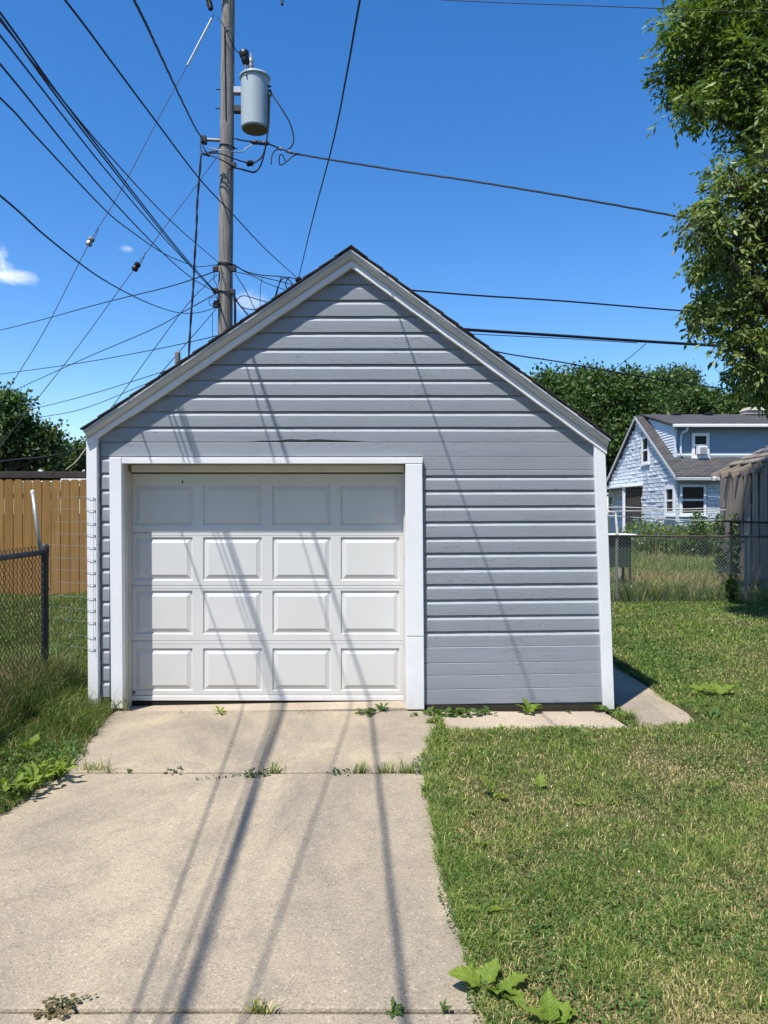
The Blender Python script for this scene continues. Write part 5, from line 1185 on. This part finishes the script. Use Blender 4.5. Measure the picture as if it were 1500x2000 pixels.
tuft('grass strip growing between the driveway and the pale slab', 847, 1412, 160, .03, .09, .025)
tuft('grass wedge growing between the two path slabs', 1222, 1405, 260, .05, .13, .04)
tuft('tall thin grass against the left door casing foot', 232, 1388, 60, .12, .30, .05, .25)
tuft('sparse threshold grass near the left end of the door', 360, 1392, 14, .03, .07, .05, .3)
tuft('sparse threshold grass below the middle of the door', 600, 1392, 16, .02, .06, .06, .3)
tuft('long pale grass blades leaning out of the bank by the fence', 130, 1385, 40, .2, .38, .08, .3)

# ------------------------------------------------------------------ trees
def leaflets(name, pos, axis, ln, wd, colr, mat_='tree_leaf'):
    n = len(pos); axis = axis/np.linalg.norm(axis, axis=1, keepdims=True)
    r = rng.normal(0, 1, (n, 3)); r[:, 2] += 0.0
    s = np.cross(axis, r); s /= np.linalg.norm(s, axis=1, keepdims=True)+1e-9
    nn = np.cross(s, axis)
    L = ln[:, None]; Wd = wd[:, None]
    v = np.stack([pos, pos+axis*L*0.5+s*Wd*0.5+nn*Wd*0.12, pos+axis*L, pos+axis*L*0.5-s*Wd*0.5+nn*Wd*0.12], 1).reshape(-1, 3)
    i = (np.arange(n)*4)[:, None]; t = np.concatenate([i+np.array([[0, 1, 2]]), i+np.array([[0, 2, 3]])])
    return fast_mesh(name, v, t, np.repeat(colr, 4, axis=0), [mat_])
def clump_points(lobes, per_m2, clump, npc, shell=(0.6, 1.12)):
    """leaf clump centres near the skin of each lobe, then points around each centre"""
    cs = []; outd = []
    for (cx, cy, cz, rx, ry, rz) in lobes:
        area = 4*math.pi*((rx*ry)**1.6/3+(rx*rz)**1.6/3+(ry*rz)**1.6/3)**(1/1.6); m = max(6, int(area*per_m2))
        d = rng.normal(0, 1, (m, 3)); d /= np.linalg.norm(d, axis=1, keepdims=True)
        r = rng.uniform(*shell, (m, 1)); uu = rng.uniform(0, 1, (m, 1)); r = np.where(uu < 0.15, r*0.6, np.where(uu > 0.88, r*1.22, r))
        cs.append(np.array([cx, cy, cz])+d*r*np.array([rx, ry, rz])); outd.append(d)
    cs = np.concatenate(cs); outd = np.concatenate(outd)
    p = np.repeat(cs, npc, axis=0); o = np.repeat(outd, npc, axis=0)
    k = np.repeat(np.arange(len(cs)), npc)
    p = p+rng.normal(0, clump, p.shape)*np.array([1, 1, 0.75])
    return cs, p, o, k
def tree(name, label, base, lobes, per_m2, clump, npc, leaf, cols, trunk_r, group=None, droop=0.5, compound=0, twigs=2, cat='tree', fk=0.45):
    root = empty(name, base); tag(root, label, cat, group)
    cs, p, o, k = clump_points(lobes, per_m2, clump, npc)
    n = len(p); ctint = rng.uniform(0.6, 1.4, len(cs))[k]
    c = cols[0]+(cols[1]-cols[0])*rng.uniform(0, 1, (n, 1)); c = c*(ctint*rng.uniform(0.8, 1.2, n))[:, None]
    ax = o*0.7+rng.normal(0, 0.75, (n, 3)); ax[:, 2] -= droop
    ax /= np.linalg.norm(ax, axis=1, keepdims=True)
    if compound:
        pos = []; axs = []; cc = []
        side = np.cross(ax, np.array([0, 0, 1.0])+rng.normal(0, .3, (n, 3))); side /= np.linalg.norm(side, axis=1, keepdims=True)+1e-9
        RL = leaf*2.6
        for j in range(compound):
            t = (j//2+1)/((compound+1)//2); sg = 1 if j % 2 else -1
            pos.append(p+ax*RL*t*0.9-np.array([0, 0, 1])*RL*0.25*t*t)
            last = (j == compound-1)
            axs.append(ax*(0.7 if not last else 1.4)+side*sg*(0.9 if not last else 0)-np.array([0, 0, 0.35])+rng.normal(0, .2, (n, 3))); cc.append(c*rng.uniform(.85, 1.15, (n, 1)))
        p, ax, c = np.concatenate(pos), np.concatenate(axs), np.concatenate(cc); n = len(p)
    lw = 0.36 if compound else 0.62
    ll_ = rng.uniform(0.5, 1.45, n)*leaf
    me = leaflets('crown', p-np.array(base), ax, ll_, ll_*lw, c); cr = link(bpy.data.objects.new('crown', me), root); cr['kind'] = 'stuff'
    tp_ = MB(); b0 = Vector(base); lm = np.array([l[:3] for l in lobes]); ctr = Vector(lm.mean(0))
    top = Vector((b0.x*0.6+ctr.x*0.4, b0.y*0.6+ctr.y*0.4, max(b0.z+1.0, ctr.z-0.1*(ctr.z-b0.z))))
    fork = b0.lerp(top, fk)
    tp_.tube(smooth_pts([b0-Vector((0, 0, .2)), b0.lerp(fork, .5)+Vector((.06, .03, 0)), fork, fork.lerp(top, .5), top], 4), [trunk_r*(1.15-0.8*i/16) for i in range(17)], 10)
    tp_.build('trunk', 'bark', root, smooth=True)
    lb_ = MB()
    for i, l in enumerate(lobes):
        c0 = Vector(l[:3]); st = fork.lerp(top, 0.1+0.8*((i*0.37) % 1)); mid = st.lerp(c0, .5)+Vector((0, 0, -0.12*(c0-st).length*0.5))
        pts_ = smooth_pts([st, mid, c0], 4); lb_.tube(pts_, [trunk_r*0.45*(1-j/len(pts_))+0.012 for j in range(len(pts_))], 6)
        dd = np.linalg.norm(cs-np.array(l[:3]), axis=1); near = np.argsort(dd)[:max(4, int(twigs*6))]
        for q in near[::max(1, len(near)//(twigs*3))]:
            t_ = Vector(cs[q]); lb_.tube([c0, c0.lerp(t_, .5)+Vector((0, 0, .05)), t_], [0.02*trunk_r/0.2, 0.012*trunk_r/0.2, 0.005], 4)
    lb_.build('limbs', 'bark', root, smooth=True)
    return root
def lobes_px(lst, Y, seed, shrink=False):
    rg = random.Random(seed); out = []
    for (x, y, r) in lst:
        Yd = Y+rg.uniform(-0.5, 0.9); c0 = P(x+(16 if shrink and x > 900 else 0), y, Yd); r = (max(r-19, r*0.55) if shrink else r); q = r*Yd/FPX; out.append((c0.x, c0.y, c0.z, q, q*1.2, q*0.95))
    return out
A_ = np.array
upper = [(1430, 40, 95), (1345, 60, 62), (1300, 55, 36), (1300, 150, 28), (1350, 135, 60), (1440, 130, 80), (1325, 208, 36), (1375, 195, 34), (1480, 195, 62), (1425, 200, 36), (1390, -40, 100), (1500, -60, 120)]
off_u = [(6.7, 12.2, 9.6, 1.5, 1.5, 1.6), (8.2, 12.0, 8.4, 1.6, 1.7, 1.5), (8.6, 12.4, 11.2, 1.9, 1.9, 1.7), (10.2, 12.3, 9.4, 1.7, 1.8, 1.8), (7.0, 12.6, 11.6, 1.6, 1.6, 1.3)]
tree('ash_tree', 'dark green feathery ash tree hanging in at the upper right, above the olive one', (10.4, 12.6, 0.0), lobes_px(upper, 11.9, 3, True)+off_u, 6, 0.115, 15, 0.115, (A_([0.070, 0.125, 0.020]), A_([0.190, 0.250, 0.042])), 0.24, compound=7, droop=0.35, fk=0.85)
lower = [(1462, 352, 58), (1408, 330, 34), (1440, 410, 80), (1385, 400, 32), (1352, 440, 30), (1400, 480, 66), (1470, 500, 80), (1362, 500, 40), (1420, 570, 66), (1480, 600, 80), (1368, 592, 34), (1345, 606, 20), (1430, 640, 52), (1490, 690, 46), (1450, 700, 34), (1428, 728, 20), (1480, 745, 26)]
off_l = [(6.5, 11.0, 6.8, 1.1, 1.2, 1.3), (7.3, 11.1, 5.6, 1.2, 1.3, 1.3), (7.4, 11.0, 7.6, 1.2, 1.3, 1.2), (8.3, 11.2, 6.4, 1.1, 1.2, 1.4)]
tree('box_elder_tree', 'olive green drooping box elder tree covering the right edge below the ash', (7.8, 11.4, 0.0), lobes_px(lower, 11.2, 4, True)+off_l, 8, 0.105, 14, 0.105, (A_([0.092, 0.145, 0.028]), A_([0.220, 0.272, 0.074])), 0.20, compound=7, droop=0.75)
TG = 'trees behind the houses'
def lumpy(lobes, seed):
    rg = random.Random(seed*7+1); out = []
    for (x, y, z, a, b, c) in lobes:
        out.append((x, y, z, a*.82, b*.82, c*.80))
        for _ in range(4):
            t = rg.uniform(0, 2*math.pi); e = rg.uniform(-0.3, 0.9); q = rg.uniform(.28, .46)
            out.append((x+a*.85*math.cos(t)*math.cos(e), y+b*.7*math.sin(t), z+c*.9*math.sin(e), a*q, b*q, c*q))
    return out
def far_tree(label, base, lst, Y, seed, cols, leaf=0.16, per=8, npc=24, clump=0.34, tr=0.3):
    tree('shade_tree', label, base, lumpy(lobes_px(lst, Y, seed, Y < 30), seed), per, clump, npc, leaf, cols, tr, TG, droop=0.25, twigs=1)
gd = (A_([0.030, 0.066, 0.015]), A_([0.115, 0.180, 0.042])); gm = (A_([0.048, 0.090, 0.022]), A_([0.115, 0.180, 0.048]))
far_tree('broad dark tree behind the left gable of the stone house', (15.0, 47, 0.0), [(1110, 790, 60), (1160, 775, 55), (1215, 785, 58), (1120, 850, 65), (1190, 850, 70), (1250, 830, 50), (1150, 910, 70), (1225, 900, 60), (1085, 760, 34), (1060, 830, 60), (1150, 748, 30), (1220, 752, 30)], 46, 1, gd, 0.22, 4.2, 30, 0.40)
far_tree('mid green tree standing behind the dormer roof', (22, 56, 0.0), [(1290, 770, 38), (1330, 775, 40), (1370, 790, 36), (1300, 810, 45), (1355, 825, 45), (1330, 742, 22), (1285, 745, 20)], 55, 2, gm, 0.2, 9)
far_tree('small distant tree right of the dormer tree', (27, 62, 0.0), [(1400, 800, 26), (1420, 812, 26), (1385, 815, 26), (1405, 830, 30)], 62, 3, gm, 0.2, 8)
far_tree('dark tree behind the chimney', (28, 52, 0.0), [(1465, 795, 36), (1495, 780, 40), (1520, 800, 50), (1470, 830, 40), (1450, 815, 24), (1560, 770, 60)], 50, 4, gd, 0.2, 8)
far_tree('dense dark tree beyond the cedar fence at the left edge', (-11.8, 23, 0.3), [(30, 830, 52), (-20, 810, 60), (50, 870, 50), (10, 900, 50), (85, 850, 28), (95, 885, 32), (-70, 860, 80), (20, 785, 26), (60, 900, 36)], 22.5, 5, gm, 0.14, 8, 22, 0.20, 0.22)
far_tree('lighter loose tree between the dense tree and the garage', (-11.0, 27, 0.3), [(115, 880, 26), (150, 895, 28), (135, 910, 30), (100, 905, 30), (165, 880, 18), (190, 900, 30)], 26, 6, gm, 0.14, 8, 20, 0.20, 0.16)
far_tree('round tree far behind the garage back wall', (-2.5, 48, 0.0), [(640, 930, 60), (700, 920, 60), (580, 935, 55), (750, 940, 50), (520, 940, 50)], 47, 7, gm, 0.22, 7)
far_tree('wide tree far behind the right garage wall', (5.5, 50, 0.0), [(860, 900, 60), (930, 890, 65), (1000, 880, 60), (900, 930, 60), (980, 930, 60)], 48, 8, gd, 0.22, 7)
def copy_tree(src, loc, label, rz, sc_=1.0):
    r = src.copy(); link(r); r.location = loc; r.rotation_euler = (0, 0, rz); r.scale = (sc_, sc_, sc_); r['label'] = label; r['group'] = 'added sky blocking trees behind the camera'
    for ch in src.children:
        c_ = ch.copy(); link(c_, r)
    return r
big = [o for o in bpy.data.objects if o.get('label', '').startswith('broad dark tree')][0]
for i_, (x_, y_, rz_, q_, lb) in enumerate(((-9.5, -9.5, 0.7, 1.1, 'added unseen tree behind the camera blocking sky light on the cedar fence side'), (-1.0, -13.0, 2.4, 1.2, 'tallest added unseen tree behind the camera blocking sky light from the garage door'), (8.5, -10.0, 4.0, 1.1, 'broad added unseen tree behind the camera blocking sky light on the lawn side'), (17, -7, 5.2, 1.1, 'outermost added unseen tree behind the camera blocking sky light past the lawn'))):
    copy_tree(big, (x_, y_, 0), lb, rz_, q_)  # added unseen trees behind the camera, cutting sky light on the garage front
# wildflowers in front of the house
X = rng.uniform(8.2, 13.6, 3600); Y = rng.uniform(25.2, 27.6, 3600); n = len(X)
hgt = (0.95+0.75*fbm(X, Y, 0.9, 51))*rng.uniform(0.75, 1.1, n)*np.where(X < 8.6, .8, 1)
c = tints(n, np.full(n, .08), .15)*0.8
wfl = link(bpy.data.objects.new('wildflowers', blade_mesh('wildflowers', X, Y, np.zeros(n)+0.05, hgt, rng.uniform(.015, .03, n), rng.uniform(.02, .3, n), c))); tag(wfl, 'tall dark green wildflower thicket with white daisies in front of the stone house', 'wildflowers', kind='stuff')
k_ = rng.integers(0, n, 14000); zf = rng.uniform(.25, 1.0, 14000); pos = np.stack([X[k_]+rng.normal(0, .06, 14000), Y[k_]+rng.normal(0, .06, 14000), .05+hgt[k_]*zf], 1)
ax = rng.normal(0, 1, (14000, 3)); lf2 = rng.uniform(.07, .14, 14000)
me = leaflets('foliage', pos, ax, lf2, lf2*.4, tints(14000, np.full(14000, .05), .3)*0.9); o = link(bpy.data.objects.new('foliage', me), wfl); o['kind'] = 'stuff'
k_ = rng.integers(0, n, 1300); V = []; T = []
for q in k_:
    x_, y_, z_ = X[q], Y[q]-0.02, .05+hgt[q]*random.uniform(.6, 1.04); r_ = random.uniform(.022, .045); b_ = len(V)
    for a_ in range(6): V.append((x_+math.cos(a_*1.047)*r_, y_-0.4*r_*math.sin(a_*1.047), z_+math.sin(a_*1.047)*r_))
    T += [(b_, b_+1, b_+2), (b_, b_+2, b_+3), (b_, b_+3, b_+4), (b_, b_+4, b_+5)]
mesh_part('blossoms', V, T, 'white_pvc', wfl)
def shrub(label, x0, x1, Y0, zt, n, cols, group=None):
    root = empty('shrub', ((px(x0, Y0)+px(x1, Y0))/2, Y0, 0.05)); tag(root, label, 'shrub', group)
    cx = (px(x0, Y0)+px(x1, Y0))/2; rx = (px(x1, Y0)-px(x0, Y0))/2
    d = rng.normal(0, 1, (n, 3)); d /= np.linalg.norm(d, axis=1, keepdims=True); d *= rng.uniform(.3, 1, (n, 1))**0.5
    p = np.array([0, 0, zt*0.55])+d*np.array([rx, rx*.8, zt*.45]); lf3 = rng.uniform(.06, .13, n)
    c = cols[0]+(cols[1]-cols[0])*rng.uniform(0, 1, (n, 1))
    o = link(bpy.data.objects.new('foliage', leaflets('foliage', p, rng.normal(0, 1, (n, 3)), lf3, lf3*.55, c)), root); o['kind'] = 'stuff'
    for q in range(4): MB().tube([(cx, Y0, .03), (cx+random.uniform(-rx, rx)*.6, Y0, zt*.7)], .012, 5).build('stem', 'bark', root)
shrub('leafy shrub sprouting against the shed corner', 1395, 1418, 17.6, 1.72, 420, gm)
shrub('leafy shrub with pale tips in front of the shed planks', 1426, 1444, 16.4, 1.75, 380, gm)
shrub('tall dark weed at the foot of the right fence', 1421, 1436, 14.25, 0.50, 220, gd)
shrub('thin sapling in front of the lower house window', 1345, 1382, 25.0, 1.85, 700, gm)
